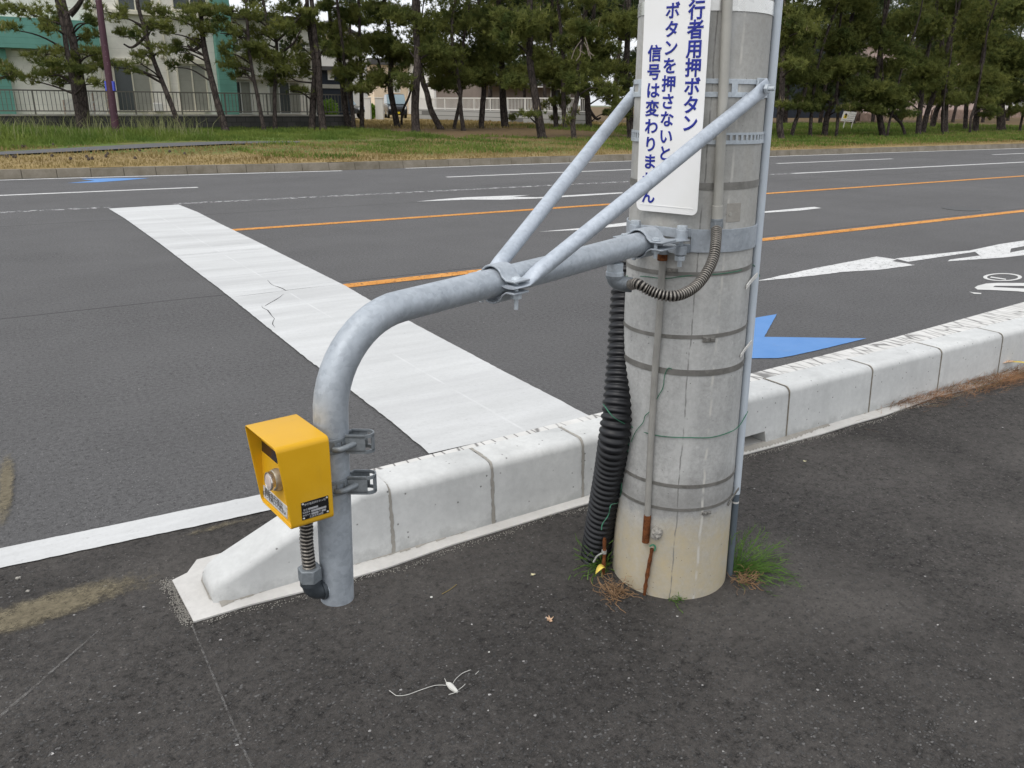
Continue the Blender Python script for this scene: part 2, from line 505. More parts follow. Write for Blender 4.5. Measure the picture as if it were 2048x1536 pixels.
br.inputs["Mortar"].default_value = (.035, .034, .032, 1); br.inputs["Scale"].default_value = 1
br.inputs["Brick Width"].default_value = .4; br.inputs["Row Height"].default_value = .2; br.inputs["Mortar Size"].default_value = .012
m.l(m.coord(rot=(R_(90), 0, 0)), br.inputs["Vector"])
M["darkblock"] = m.color(m.mix(m.map(m.noise(1.5, 5), .35, .7, 0, .5), br.outputs[0], (.03, .032, .028))).m
m = Mat("grey_block_wall", .9, 0, .2)
br = m.n("TexBrick")
br.inputs["Color1"].default_value = (.33, .33, .32, 1); br.inputs["Color2"].default_value = (.41, .41, .40, 1)
br.inputs["Mortar"].default_value = (.16, .16, .155, 1); br.inputs["Scale"].default_value = 1
br.inputs["Brick Width"].default_value = .6; br.inputs["Row Height"].default_value = .3; br.inputs["Mortar Size"].default_value = .02
m.l(m.coord(rot=(R_(90), 0, 0)), br.inputs["Vector"])
M["greyblock"] = m.color(br.outputs[0]).m
M["wood"] = plain("pale_fence_wood", (.52, .37, .29), .8, 0, .2, 2)
M["darkwood"] = plain("dark_fence_wood", (.10, .06, .05), .85, 0, .2, 2)
m = Mat("purple_post_paint", .5, 0, .3)
n = m.noise(18, 6, .75, m.coord((1, 1, .5)))
c = m.mix(m.map(m.noise(2, 4), .3, .7), (.030, .006, .014), (.055, .014, .024))
c = m.mix(m.map(n, .63, .70), c, (.42, .30, .33))
M["purple"] = m.color(c).m
M["bluetape"] = plain("blue_tape", (.02, .04, .36), .4)
M["carblack"] = plain("black_car_paint", (.012, .012, .014), .15, .2)
M["carsilver"] = plain("silver_car_paint", (.55, .57, .58), .25, .3)
M["carglass"] = plain("car_glass", (.20, .27, .30), .08)
M["rubber"] = plain("tyre_rubber", (.015, .015, .015), .85)
M["yplate"] = plain("yellow_plate", (.72, .56, .02), .5)
M["lamp"] = plain("headlamp", (.6, .62, .63), .2)
M["stringw"] = plain("white_fibre", (.56, .55, .51), .8, 0, .1, 60)
M["tan"] = plain("tan_petal", (.55, .36, .23), .8, 0, .4, 120)
M["pale"] = plain("pale_petal", (.72, .66, .42), .8, 0, .25, 120)
M["cone"] = plain("pine_cone", (.055, .04, .03), .9)

# ------------------------------------------------------------------ objects
def tag(o, label=None, cat=None, group=None, kind=None):
    for k, v in (("label", label), ("category", cat), ("group", group), ("kind", kind)):
        if v:
            o[k] = v
    return o

def empty(name, loc, label, cat, group=None):
    o = bpy.data.objects.new(name, None)
    COL.objects.link(o)
    o.location = loc
    o.empty_display_size = .05
    return tag(o, label, cat, group)

def V(*a):
    return np.array(a, float)

def unit(v):
    v = np.asarray(v, float)
    return v / (np.linalg.norm(v) + 1e-12)

def frame(d):
    d = unit(d)
    a = V(0, 0, 1) if abs(d[2]) < .92 else V(1, 0, 0)
    x = unit(np.cross(a, d))
    return x, np.cross(d, x)

class MB:
    def __init__(s):
        s.v, s.f, s.mi, s.cur = [], [], [], 0
    def add(s, vs, fs):
        b = len(s.v)
        s.v += [tuple(map(float, p)) for p in vs]
        s.f += [tuple(b + i for i in f) for f in fs]
        s.mi += [s.cur] * len(fs)
        return s
    def quad(s, a, b, c, d):
        return s.add([a, b, c, d], [(0, 1, 2, 3)])
    def tri(s, a, b, c):
        return s.add([a, b, c], [(0, 1, 2)])
    def obox(s, c, x, y, z):                     # centre and three half vectors
        c, x, y, z = (np.asarray(q, float) for q in (c, x, y, z))
        P = [c + sx * x + sy * y + sz * z for sz in (-1, 1) for sy in (-1, 1) for sx in (-1, 1)]
        return s.add(P, [(0, 2, 3, 1), (4, 5, 7, 6), (0, 1, 5, 4), (2, 6, 7, 3), (0, 4, 6, 2), (1, 3, 7, 5)])
    def box(s, x0, x1, y0, y1, z0, z1):
        return s.obox(((x0 + x1) / 2, (y0 + y1) / 2, (z0 + z1) / 2), ((x1 - x0) / 2, 0, 0), (0, (y1 - y0) / 2, 0), (0, 0, (z1 - z0) / 2))
    def tube(s, pts, r, n=16, caps=True, squash=None):
        pts = [np.asarray(p, float) for p in pts]
        rr = r if hasattr(r, '__len__') else [r] * len(pts)
        t0 = unit(pts[1] - pts[0])
        x, y = frame(t0)
        vs = []
        for i, p in enumerate(pts):
            t = unit(pts[min(i + 1, len(pts) - 1)] - pts[max(i - 1, 0)])
            x = unit(x - t * (x @ t)); y = np.cross(t, x)
            for k in range(n):
                a = 2 * math.pi * k / n
                vs.append(p + rr[i] * (math.cos(a) * x + math.sin(a) * y))
        fs = []
        for i in range(len(pts) - 1):
            for k in range(n):
                k2 = (k + 1) % n
                fs.append((i * n + k, i * n + k2, (i + 1) * n + k2, (i + 1) * n + k))
        if caps:
            fs.append(tuple(range(n - 1, -1, -1)))
            fs.append(tuple((len(pts) - 1) * n + k for k in range(n)))
        return s.add(vs, fs)
    def lathe(s, c, d, prof, n=32):              # rings (height along d, radius)
        d = unit(d); x, y = frame(d)
        vs = [np.asarray(c) + d * h + r * (math.cos(2 * math.pi * k / n) * x + math.sin(2 * math.pi * k / n) * y) for h, r in prof for k in range(n)]
        fs = [(i * n + k, i * n + (k + 1) % n, (i + 1) * n + (k + 1) % n, (i + 1) * n + k) for i in range(len(prof) - 1) for k in range(n)]
        fs += [tuple(range(n - 1, -1, -1)), tuple((len(prof) - 1) * n + k for k in range(n))]
        return s.add(vs, fs)
    def cyl(s, a, b, r, n=16, r2=None):
        return s.tube([a, b], [r, r if r2 is None else r2], n)
    def hexbolt(s, a, d, r, h):
        return s.tube([np.asarray(a), np.asarray(a) + unit(d) * h], r, 6)
    def prism(s, poly, n, h):                    # planar polygon (3-d points), thickness vector n*h
        poly = [np.asarray(p, float) for p in poly]
        k = len(poly)
        q = [p + np.asarray(n, float) * h for p in poly]
        return s.add(poly + q, [tuple(range(k - 1, -1, -1)), tuple(range(k, 2 * k))] + [(i, (i + 1) % k, k + (i + 1) % k, k + i) for i in range(k)])
    def build(s, name, mats, parent=None, smooth=.6, bevel=0.0, seg=2):
        me = bpy.data.meshes.new(name)
        off = np.array(parent.matrix_world.translation if parent is None else wloc(parent)) if parent is not None else np.zeros(3)
        vs = (np.array(s.v) - off) if len(s.v) else []
        me.from_pydata([tuple(p) for p in vs], [], s.f)
        for mm in (mats if isinstance(mats, list) else [mats]):
            me.materials.append(mm)
        if isinstance(mats, list):
            me.polygons.foreach_set("material_index", s.mi)
        bm = bmesh.new(); bm.from_mesh(me)
        bmesh.ops.recalc_face_normals(bm, faces=bm.faces[:])
        bm.to_mesh(me); bm.free()
        if smooth:
            me.polygons.foreach_set("use_smooth", [True] * len(me.polygons))
            me.set_sharp_from_angle(angle=smooth)
        o = bpy.data.objects.new(name, me)
        COL.objects.link(o)
        o.parent = parent
        if bevel:
            b = o.modifiers.new("bevel", 'BEVEL')
            b.width, b.segments, b.limit_method, b.angle_limit = bevel, seg, 'ANGLE', R_(40)
            b.harden_normals = False
        return o

def wloc(o):
    p = np.array(o.location)
    while o.parent is not None:
        o = o.parent
        p = p + np.array(o.location)
    return p

def polyobj(name, polys, m, z, label=None, cat=None, kind='structure', parent=None, group=None):
    bm = bmesh.new()
    for P in polys:
        f = bm.faces.new([bm.verts.new((p[0], p[1], z)) for p in P])
        f.normal_update()
        if f.normal.z < 0:
            f.normal_flip()
    bmesh.ops.triangulate(bm, faces=bm.faces[:])
    me = bpy.data.meshes.new(name)
    bm.to_mesh(me); bm.free()
    me.materials.append(m)
    o = bpy.data.objects.new(name, me)
    COL.objects.link(o)
    o.parent = parent
    return tag(o, label, cat, group, kind)

def tri_mesh(name, verts, m, parent=None, mats=None, mi=None):      # numpy soup of triangles
    k = len(verts) // 3
    me = bpy.data.meshes.new(name)
    me.vertices.add(k * 3)
    off = wloc(parent) if parent is not None else np.zeros(3)
    me.vertices.foreach_set("co", (verts - off).astype(np.float32).ravel())
    me.loops.add(k * 3)
    me.loops.foreach_set("vertex_index", np.arange(k * 3, dtype=np.int32))
    me.polygons.add(k)
    me.polygons.foreach_set("loop_start", np.arange(0, k * 3, 3, dtype=np.int32))
    for mm in (mats or [m]):
        me.materials.append(mm)
    if mi is not None:
        me.polygons.foreach_set("material_index", mi.astype(np.int32))
    me.update(calc_edges=True)
    o = bpy.data.objects.new(name, me)
    COL.objects.link(o)
    o.parent = parent
    return o

def smoothpath(pts, k=8):
    P = [np.asarray(p, float) for p in pts]
    P = [2 * P[0] - P[1]] + P + [2 * P[-1] - P[-2]]
    out = []
    for i in range(1, len(P) - 2):
        for j in range(k):
            t = j / k
            a, b, c, d = P[i - 1], P[i], P[i + 1], P[i + 2]
            out.append(.5 * (2 * b + (c - a) * t + (2 * a - 5 * b + 4 * c - d) * t * t + (3 * b - a - 3 * c + d) * t ** 3))
    out.append(P[-2])
    return out

def resample(path, step):
    P = np.array(path)
    d = np.r_[0, np.cumsum(np.linalg.norm(np.diff(P, axis=0), axis=1))]
    n = max(2, int(d[-1] / step) + 1)
    t = np.linspace(0, d[-1], n)
    return [np.array([np.interp(x, d, P[:, i]) for i in range(3)]) for x in t]

def text_mesh(name, body, size, origin, u, v, n, m, parent=None, align='CENTER', spread=0.0, extrude=.0004, line=1.0):
    cu = bpy.data.curves.new(name, 'FONT')
    cu.body = body
    cu.size = size
    cu.align_x = align
    cu.align_y = 'CENTER'
    cu.extrude = 0 if spread else extrude
    cu.bevel_depth = spread
    cu.bevel_resolution = 1
    cu.space_line = line
    o = bpy.data.objects.new(name, cu)
    COL.objects.link(o)
    dg = bpy.context.evaluated_depsgraph_get()
    me = bpy.data.meshes.new_from_object(o.evaluated_get(dg))
    bpy.data.objects.remove(o)
    bpy.data.curves.remove(cu)
    u, v, n = unit(u), unit(v), unit(n)
    T = Matrix([[u[i], v[i], n[i], origin[i]] for i in range(3)] + [[0, 0, 0, 1]])
    off = wloc(parent) if parent is not None else np.zeros(3)
    me.transform(Matrix.Translation(-Vector(off)) @ T)
    me.name = name
    me.materials.clear()
    me.materials.append(m)
    ob = bpy.data.objects.new(name, me)
    COL.objects.link(ob)
    ob.parent = parent
    return ob

# ================================================================== GROUND, ROAD, PAVEMENT
def grid(name, x0, x1, y0, y1, nx, ny, zf, m, kind='structure'):
    mb = MB()
    xs, ys = np.linspace(x0, x1, nx + 1), np.linspace(y0, y1, ny + 1)
    mb.add([(x, y, zf(x, y)) for y in ys for x in xs],
           [(j * (nx + 1) + i, j * (nx + 1) + i + 1, (j + 1) * (nx + 1) + i + 1, (j + 1) * (nx + 1) + i) for j in range(ny) for i in range(nx)])
    o = mb.build(name, m, smooth=3)
    return tag(o, kind=kind)

grid("ground", -700, 900, -700, 900, 2, 2, lambda x, y: -.06, M["earth"])
grid("road", -150, 400, 2.36, 18.7, 2, 2, lambda x, y: 0.0, M["road"])
# the pavement runs under the kerb footing and, left of the kerb, out to the edge line of the road
polyobj("pavement", [[(-150, -40), (400, -40), (400, 2.45), (1.1, 2.45), (1.1, 2.84), (-.2, 2.93), (-150, 2.80)]], M["pavement"], .004)
VX0, VX1 = -60, 260
ys = [17.3, 18.5, 20, 22, 24, 27, 30, 35, 40, 60, 120, 320]
def kline(x):                                   # far kerb line: the road bends a little
    return float(np.interp(x, [-60, .6, 7.4, 12, 20, 34, 120, 260], [18.95, 18.86, 18.22, 18.15, 17.9, 17.55, 16.6, 15.5]))
mb = MB()
xs = list(np.linspace(VX0, VX1, 81))
mb.add([(x, max(y, kline(x) + .18) if y < 20 else y, vz(max(y, 18.4)) + (.02 * math.sin(x * 1.3 + y) if 19 < y < 36 else 0)) for y in ys for x in xs],
       [(j * 81 + i, j * 81 + i + 1, (j + 1) * 81 + i + 1, (j + 1) * 81 + i) for j in range(len(ys) - 1) for i in range(80)])
tag(mb.build("verge_ground", M["verge"], smooth=3), kind='structure')
# far kerb: old stones with open joints
mb = MB()
x = -40.0
while x < 150:
    y0, y1 = kline(x), kline(x + .6)
    h = .165 + random.uniform(-.008, .008)
    a, b = V(x + .004, y0, 0), V(x + .594, y1, 0)
    f = V(0, .16, 0)
    mb.add([a, b, b + V(0, .03, h), a + V(0, .03, h), a + f, b + f, b + f + V(0, 0, h), a + f + V(0, 0, h)],
           [(0, 1, 2, 3), (3, 2, 6, 7), (4, 7, 6, 5), (0, 3, 7, 4), (1, 5, 6, 2)])
    x += .6
tag(mb.build("far_kerb", M["farkerb"]), kind='structure')
# asphalt path in the verge
P1 = [gv(-250, 318), gv(0, 312), gv(150, 305), gv(300, 297), gv(450, 290), gv(600, 286.5)]
P2 = [gv(-250, 312), gv(0, 306), gv(150, 297.5), gv(300, 289), gv(450, 284.5), gv(600, 284.5)]
mb = MB()
mb.add([p + V(0, 0, .03) for p in P1 + P2], [(i, i + 1, 7 + i, 6 + i) for i in range(5)])
tag(mb.build("verge_path", M["path"], smooth=3), kind='structure')

Z1 = .004
def pxpoly(pts, z=Z1):
    return [gp(x, y, z) for x, y in pts]
def strip(x0, x1, f0, f1, step=1.0):            # band between two Y(x) lines
    xs = list(np.arange(x0, x1, step)) + [x1]
    return [[(xs[i], f0(xs[i])), (xs[i + 1], f0(xs[i + 1])), (xs[i + 1], f1(xs[i + 1])), (xs[i], f1(xs[i]))] for i in range(len(xs) - 1)]
def ragged(P, step=.035, amp=.0012):
    out = []
    for i in range(len(P)):
        a, b = np.asarray(P[i], float)[:2], np.asarray(P[(i + 1) % len(P)], float)[:2]
        L = np.linalg.norm(b - a); k = max(1, int(L / step))
        t = (b - a) / max(L, 1e-9); n = np.array((-t[1], t[0]))
        for j in range(k):
            q = a + (b - a) * j / k
            out.append(q + n * random.gauss(0, amp) * (0 if j == 0 else 1))
    return out
# crosswalk border line: two passes of white paint
polyobj("crosswalk_marking", [ragged(pxpoly([(217, 417), (250, 437), (320, 487), (380, 533), (440, 578), (520, 642), (620, 722), (705, 783), (770, 833), (848, 897), (858, 907),
        (1184, 834), (1168, 826), (1110, 795), (1020, 749), (890, 680), (740, 600), (690, 571), (600, 526), (510, 481), (440, 447), (395, 424), (357, 409)], .008))], M["white"], .008)
def crack(px, w0=.004):
    P = [gp(x, y, .0088) for x, y in px]
    Q = []
    for i, p in enumerate(P):
        t = unit(P[min(i + 1, len(P) - 1)] - P[max(0, i - 1)])
        w_ = w0 * random.uniform(.4, 1.5) * (0.3 if i in (0, len(P) - 1) else 1)
        Q.append((p + V(-t[1], t[0], 0) * w_, p - V(-t[1], t[0], 0) * w_))
    return [[Q[i][0], Q[i + 1][0], Q[i + 1][1], Q[i][1]] for i in range(len(Q) - 1)]
polyobj("crack_lines", crack([(535, 560), (541, 567), (547, 571), (555, 573), (565, 577), (572, 581), (576, 581)], .0035) + crack([(567, 588), (560, 594), (552, 599), (545, 603), (536, 608), (530, 612), (523, 612)], .003) + crack([(523, 612), (526, 616), (535, 620), (539, 625), (544, 632), (549, 637), (546, 643), (545, 648), (550, 655)], .003)
    + crack([(458, 595), (480, 592), (505, 589), (530, 586), (555, 583), (576, 580), (610, 576), (650, 572), (686, 569)], .0022), M["groove"], .0088)
up = lambda x: float(np.interp(x, [-3, -.15, 1.1, 1.5, 2.4, 3.6, 5.1, 6.95, 60], [3.02, 3.03, 2.95, 2.975, 2.99, 3.045, 3.09, 3.2, 4.6]))
dn = lambda x: float(np.interp(x, [-3, -.15, 1.1, 1.5, 60], [2.87, 2.885, 2.80, 2.82, 4.44]))
polyobj("edge_marking", [ragged([(-30, dn(-30)), (-3, dn(-3)), (-.15, dn(-.15)), (.955, dn(.955)), (.955, up(.955)), (-.15, up(-.15)), (-3, up(-3)), (-30, up(-30))], .03, .0012)], M["white"], .008)
polyobj("cracked_edge_marking", strip(.96, 60, lambda x: up(x) - (.17 if x < 4 else min(.26, .17 + (x - 4) * .03)), up, .5), M["cracked"], .0082)
line = lambda y0, y1, wd: ((lambda x: y0 + (y1 - y0) * x / 20 - wd / 2), (lambda x: y0 + (y1 - y0) * x / 20 + wd / 2))
f0, f1 = line(10.14, 10.05, .15)
polyobj("orange_marking", strip(2.5, 80, f0, f1, 5), M["orange"], Z1)
f0, f1 = line(6.48, 6.46, .15)
polyobj("orange_marking", strip(2.44, 80, f0, f1, 5), M["orange"], Z1)
f0, f1 = line(13.23, 12.88, .15)
polyobj("thin_marking", strip(-8, 1.6, f0, f1, 5) + strip(2.45, 16, f0, f1, 5), M["thin_white"], Z1)
polyobj("lane_marking", strip(16, 70, f0, f1, 5), M["worn_white"], Z1)
f0, f1 = line(15.62, 15.45, .14)
for a, b in ((-11.7, -6.7), (-1.7, 3.34), (8.33, 13.4), (18.4, 23.5), (29.0, 34.1), (39.0, 44)):
    polyobj("dash_marking", strip(a, b, f0, f1, 2.6), M["worn_white"], Z1)
polyobj("far_edge_marking", strip(-30, 7.0, lambda x: kline(x) - .30, lambda x: kline(x) - .16) + strip(8.6, 70, lambda x: kline(x) - .18, lambda x: kline(x) - .04), M["worn_white"], Z1)
polyobj("arrow_marking", [ragged(pxpoly([(1512, 562), (1626, 537), (1753, 513), (1794, 519), (1784, 522), (1830, 530), (1752, 540), (1687, 543.5), (1626, 551.5), (1570, 557)]), .05, .003)], M["worn_white"], Z1)
polyobj("arrow_marking", [pxpoly([(1790, 517), (1870, 508), (1939, 501), (2000, 488), (2110, 472), (2110, 481), (2022, 497), (2020, 505), (2110, 488), (2110, 503), (2008, 515), (1895, 522.5), (1900, 519), (1960, 511), (1950, 503.5), (1816, 523.5)])], M["worn_white"], Z1)
polyobj("arrow_marking", [pxpoly([(833, 403), (880, 398.5), (930, 394.5), (1010, 391.5), (1060, 390), (1025, 393.5), (1074, 394.5), (1163, 389), (1245, 384.5), (1245, 386.5), (1163, 392), (1074, 397), (1000, 399.5), (940, 399)])], M["worn_white"], Z1)
polyobj("arrow_marking", [pxpoly([(1077, 463.5), (1163, 456), (1258, 444), (1350, 437), (1440, 430), (1537, 422), (1628, 413.5), (1643, 416), (1600, 421), (1537, 425), (1440, 433.5), (1350, 441), (1258, 451), (1163, 459.5)])], M["worn_white"], Z1)
polyobj("blue_arrow_marking", [ragged(pxpoly([(1554, 628), (1528.5, 673.6), (1733, 676.5), (1640, 699), (1586, 711), (1556, 716), (1400, 717), (1350, 690), (1440, 649), (1508, 636)]), .03, .001)], M["blue"], Z1)
polyobj("blue_arrow_marking", [pxpoly([(135, 366), (189, 361.3), (160, 357.8), (240, 356), (299, 356.2), (250, 360.5), (195, 364.6)])], M["blue"], Z1)
def ring_poly(cx, cy, rx, ry, k=28, hole=.72):
    o = [gp(cx + rx * math.cos(t), cy + ry * math.sin(t)) for t in np.linspace(0, 2 * math.pi, k + 1)]
    i = [gp(cx + rx * hole * math.cos(t), cy + ry * hole * math.sin(t)) for t in np.linspace(0, 2 * math.pi, k + 1)]
    return [[o[j], o[j + 1], i[j + 1], i[j]] for j in range(k)]
bike = ring_poly(2005, 555, 39, 7.8, hole=.80) + ring_poly(2150, 541, 39, 7.6, hole=.80)
bike += [pxpoly([(1982, 553), (2012, 557.5), (2012, 559.5), (1980, 555)])]
bike += [pxpoly([(1949, 575), (1956, 571), (1972, 567), (1995, 565.6), (2060, 566), (2060, 572), (1990, 571.5), (1986, 574), (2060, 577.5), (2060, 585), (2035, 582.5), (1995, 580.5), (1955, 579)])]
bike += [pxpoly([(1938, 583), (1945, 584.5), (1963, 586), (1962, 588), (1948, 587.5)])]
polyobj("bicycle_marking", bike, M["bike"], Z1)
MC = gp(1923, 418)
mb = MB()
mb.tube([MC + V(0, 0, .001), MC + V(0, 0, .006)], .27, 28)
tag(mb.build("manhole_cover", M["ironlid"]), "round dark iron manhole cover between the two orange lines", "manhole cover")

# sand strip and chalk lines on the pavement
def decal(name, px, wpx, m, z, n=40):
    path = resample(smoothpath([gp(x, y) for x, y in px]), .05)
    wd = np.interp(np.linspace(0, 1, len(path)), np.linspace(0, 1, len(wpx)), wpx)
    me_v, me_f, fade = [], [], []
    for i, p in enumerate(path):
        t = unit(path[min(i + 1, len(path) - 1)] - path[max(0, i - 1)])
        nrm = V(-t[1], t[0], 0)
        endf = min(1, i / 6, (len(path) - 1 - i) / 6)
        for k in range(7):
            q = (k - 3) / 3
            me_v.append(tuple(p + nrm * q * wd[i] + V(0, 0, z)))
            fade.append((1 - abs(q) ** 1.6) * endf)
    for i in range(len(path) - 1):
        for k in range(6):
            me_f.append((i * 7 + k, i * 7 + k + 1, i * 7 + k + 8, i * 7 + k + 7))
    me = bpy.data.meshes.new(name)
    me.from_pydata(me_v, [], me_f)
    at = me.attributes.new("fade", 'FLOAT', 'POINT')
    at.data.foreach_set("value", fade)
    me.materials.append(m)
    o = bpy.data.objects.new(name, me)
    COL.objects.link(o)
    return tag(o, kind='structure')
decal("sand_ground", [(-200, 1300), (0, 1248), (120, 1212), (220, 1180), (300, 1163), (352, 1158)], [.12, .11, .10, .095, .09, .085], M["sand"], .0085)
decal("sand_ground", [(330, 1085), (400, 1066), (480, 1046), (540, 1036)], [.01, .025, .025, .015], M["sand"], .0085)
decal("sand_ground", [(1225, 1192), (1245, 1180), (1262, 1184), (1290, 1197), (1318, 1204)], [.012, .022, .02, .014], M["sand"], .0055)
decal("sand_ground", [(0, 1075), (8, 1020), (14, 960), (16, 900)], [.03, .035, .035, .03], M["sand"], .0085)
polyobj("chalk_marking", [[gp(384, 1255) + V(-.002, 0, 0), gp(384, 1255) + V(.003, 0, 0), gp(505, 1545) + V(.003, 0, 0), gp(505, 1545) + V(-.003, 0, 0)]], M["chalk"], .0086)
polyobj("chalk_marking", [[gp(212, 1252), gp(214, 1253), gp(-2, 1445), gp(-6, 1441)]], M["chalk"], .0086)

# ================================================================== NEAR KERB
mb = MB()
mb.cur = 0
K0, KT = .009, .25
poly = [gp(388, 1248, 0), gp(500, 1214, 0)] + [V(x, 2.235 + .012 * math.sin(x * 5) + .008 * math.sin(x * 17), 0) for x in np.linspace(.7, 40, 160)] + [V(40, 2.6, 0), V(.42, 2.6, 0), gp(375, 1150, 0), gp(345, 1165, 0)]
bm = bmesh.new()
f = bm.faces.new([bm.verts.new((p[0], p[1], -.04)) for p in poly])
e = bmesh.ops.extrude_face_region(bm, geom=[f])
for g in e["geom"]:
    if isinstance(g, bmesh.types.BMVert):
        g.co.z = K0
bmesh.ops.recalc_face_normals(bm, faces=bm.faces[:])
me = bpy.data.meshes.new("kerb_footing")
bm.to_mesh(me); bm.free()
me.materials.append(M["slab"])
o = bpy.data.objects.new("kerb_footing", me)
COL.objects.link(o)
tag(o, kind='structure')

def kerb_profile(h, r=.032):                     # y,z outline from the pavement side round to the road side
    r = min(r, h * .6)
    pts = [(2.292, K0)]
    for k in range(7):
        a = math.pi - k * math.pi / 12
        pts.append((2.303 + r + r * math.cos(a), h - r + r * math.sin(a)))
    pts += [(2.455, h), (2.462, h - .008), (2.462, K0)]
    return pts

def kerb_block(x0, x1, label, notch=None, ramp=False):
    mb = MB()
    g = .004
    if ramp:
        xs = [x0, x0 + .006, x0 + .02, x0 + .05, x0 + .12, x0 + .2, x0 + .3, x0 + .4, x0 + .5, x1 - .03, x1 - g]
    elif notch:
        xs = [x0 + g, notch[0] - .02, notch[0], notch[1], notch[1] + .02, x1 - g]
    else:
        xs = [x0 + g, x0 + .01, (x0 + x1) / 2, x1 - .01, x1 - g]
    prof = []
    for i, x in enumerate(xs):
        if ramp:
            q = (x - x0) / (x1 - x0)
            h = .062 + .198 * min(1, q / .78)
            if i == 0: h -= .018
            elif i == 1: h -= .008
            p = kerb_profile(h, .026 + .006 * q)
            p = [(y + (.018 if j < 8 else -.015) * (1 - min(1, (x - x0) / .05)), z) for j, (y, z) in enumerate(p)]
        else:
            p = kerb_profile(KT + (.0 if 0 < i < len(xs) - 1 else -.003))
        prof.append(p)
    n = len(prof[0])
    vs = [(x, y, z) for x, p in zip(xs, prof) for (y, z) in p]
    fs = []
    for i in range(len(xs) - 1):
        for k in range(n - 1):
            fs.append((i * n + k, (i + 1) * n + k, (i + 1) * n + k + 1, i * n + k + 1))
        fs.append((i * n + n - 1, (i + 1) * n + n - 1, (i + 1) * n, i * n))
    fs += [tuple(range(n)), tuple((len(xs) - 1) * n + k for k in range(n - 1, -1, -1))]
    mb.add(vs, fs)
    o = mb.build("kerb_block", M["kerb"], smooth=.7)
    if notch:
        c = bpy.data.meshes.new("cut")
        cb = bmesh.new()
        bmesh.ops.create_cube(cb, size=1)
        cb.to_mesh(c); cb.free()
        k = MB()
        za = K0 - .01
        k.prism([V(notch[0], 2.27, za), V(notch[1], 2.27, za), V(notch[1] - .015, 2.27, K0 + .058), V(notch[0] + .015, 2.27, K0 + .058)], V(0, 1, 0), .15)
        ko = k.build("cut", M["kerb"], smooth=0)
        md = o.modifiers.new("notch", 'BOOLEAN')
        md.object = ko
        md.operation = 'DIFFERENCE'
        md.solver = 'EXACT'
        dg = bpy.context.evaluated_depsgraph_get()
        nm = bpy.data.meshes.new_from_object(o.evaluated_get(dg))
        o.modifiers.clear()
        o.data = nm
        bpy.data.objects.remove(ko)
    return tag(o, label, "kerb stone", "concrete kerb stones along the pavement")

kerb_block(.405, 1.0, "tapered end kerb stone sloping down under the yellow button box", ramp=True)
kerb_block(1.0, 1.4, "kerb stone directly right of the hanging grey pipe, beside the tapered end stone")
kerb_block(1.4, 1.81, "kerb stone midway between the hanging grey pipe and the black corrugated tube")
kerb_block(1.81, 2.4, "kerb stone partly hidden behind the black corrugated tube and the concrete pole")
kerb_block(2.4, 3.0, "kerb stone with a dark drainage notch in its foot, right of the pole", notch=(2.60, 2.865))
kerb_block(3.0, 3.62, "first full kerb stone to the right of the stone with the drainage notch")
kerb_block(3.62, 4.22, "kerb stone with a whitish mortar smear, where the dry needles on the footing begin")
kerb_block(4.22, 4.83, "kerb stone behind the dry pine needles, second from the photo's right edge")
kerb_block(4.83, 5.44, "rightmost kerb stone in view, behind the yellow dead leaves")
for i in range(8):
    kerb_block(5.44 + i * .6, 6.04 + i * .6, "kerb stone of the row past the right edge")
# mortar joints between the stones: rough, uneven smears over the gap
mb = MB()
for ji, x in enumerate((1.0, 1.4, 1.81, 2.4, 3.0, 3.62, 4.22, 4.83, 5.44)):
    P = [(y, z) for y, z in kerb_profile(KT - .001)]
    fine = []
    for i in range(len(P) - 1):
        a_, b_ = V(0, *P[i]), V(0, *P[i + 1])
        k = max(1, int(np.linalg.norm(b_ - a_) / .008))
        fine += [a_ + (b_ - a_) * j / k for j in range(k)]
    fine.append(V(0, *P[-1]))
    mb.cur = 0 if ji < 3 else 1
    prev = None
    wl = wr = .008
    for i, p in enumerate(fine):
        low = 1.0 if ji < 3 else .45
        wl = min(max(wl + random.uniform(-.003, .003), .0042), .0055 * low + .0025)
        wr = min(max(wr + random.uniform(-.003, .003), .0042), .0055 * low + .0025)
        c_ = V(x, p[1] - (.0012 if p[1] < 2.40 else -.0012), p[2] + (.0012 if p[2] > KT - .05 else 0))
        cur = (c_ - V(wl, 0, 0), c_ + V(wr, 0, 0))
        if prev: mb.quad(prev[0], prev[1], cur[1], cur[0])
        prev = cur
tag(mb.build("kerb_joint_lines", [M["mortar"], M["farkerb"]], smooth=0), kind='structure')
mb = MB()
for i in range(260):
    x = .42 + 5.2 * i / 260
    wd = max(0, .008 + .012 * math.sin(x * 7) + .010 * math.sin(x * 2.3 + 1) + random.uniform(-.006, .006)) + (.02 if 2.5 < x < 3.3 else 0)
    mb.quad(V(x, 2.302, K0 + .006), V(x + .021, 2.302, K0 + .006), V(x + .021, 2.300 - wd * .8, K0 + .001), V(x, 2.300 - wd, K0 + .001))
tag(mb.build("mortar_ground", M["mortar"], smooth=0), kind='structure')
polyobj("mortar_ground", [[gp(405, 1150, .010), gp(402, 1162, .010), gp(413, 1185, .010), gp(418, 1198, .010), gp(428, 1202, .010), gp(432, 1188, .010), gp(415, 1152, .010)]], M["mortar"], K0 + .0022)

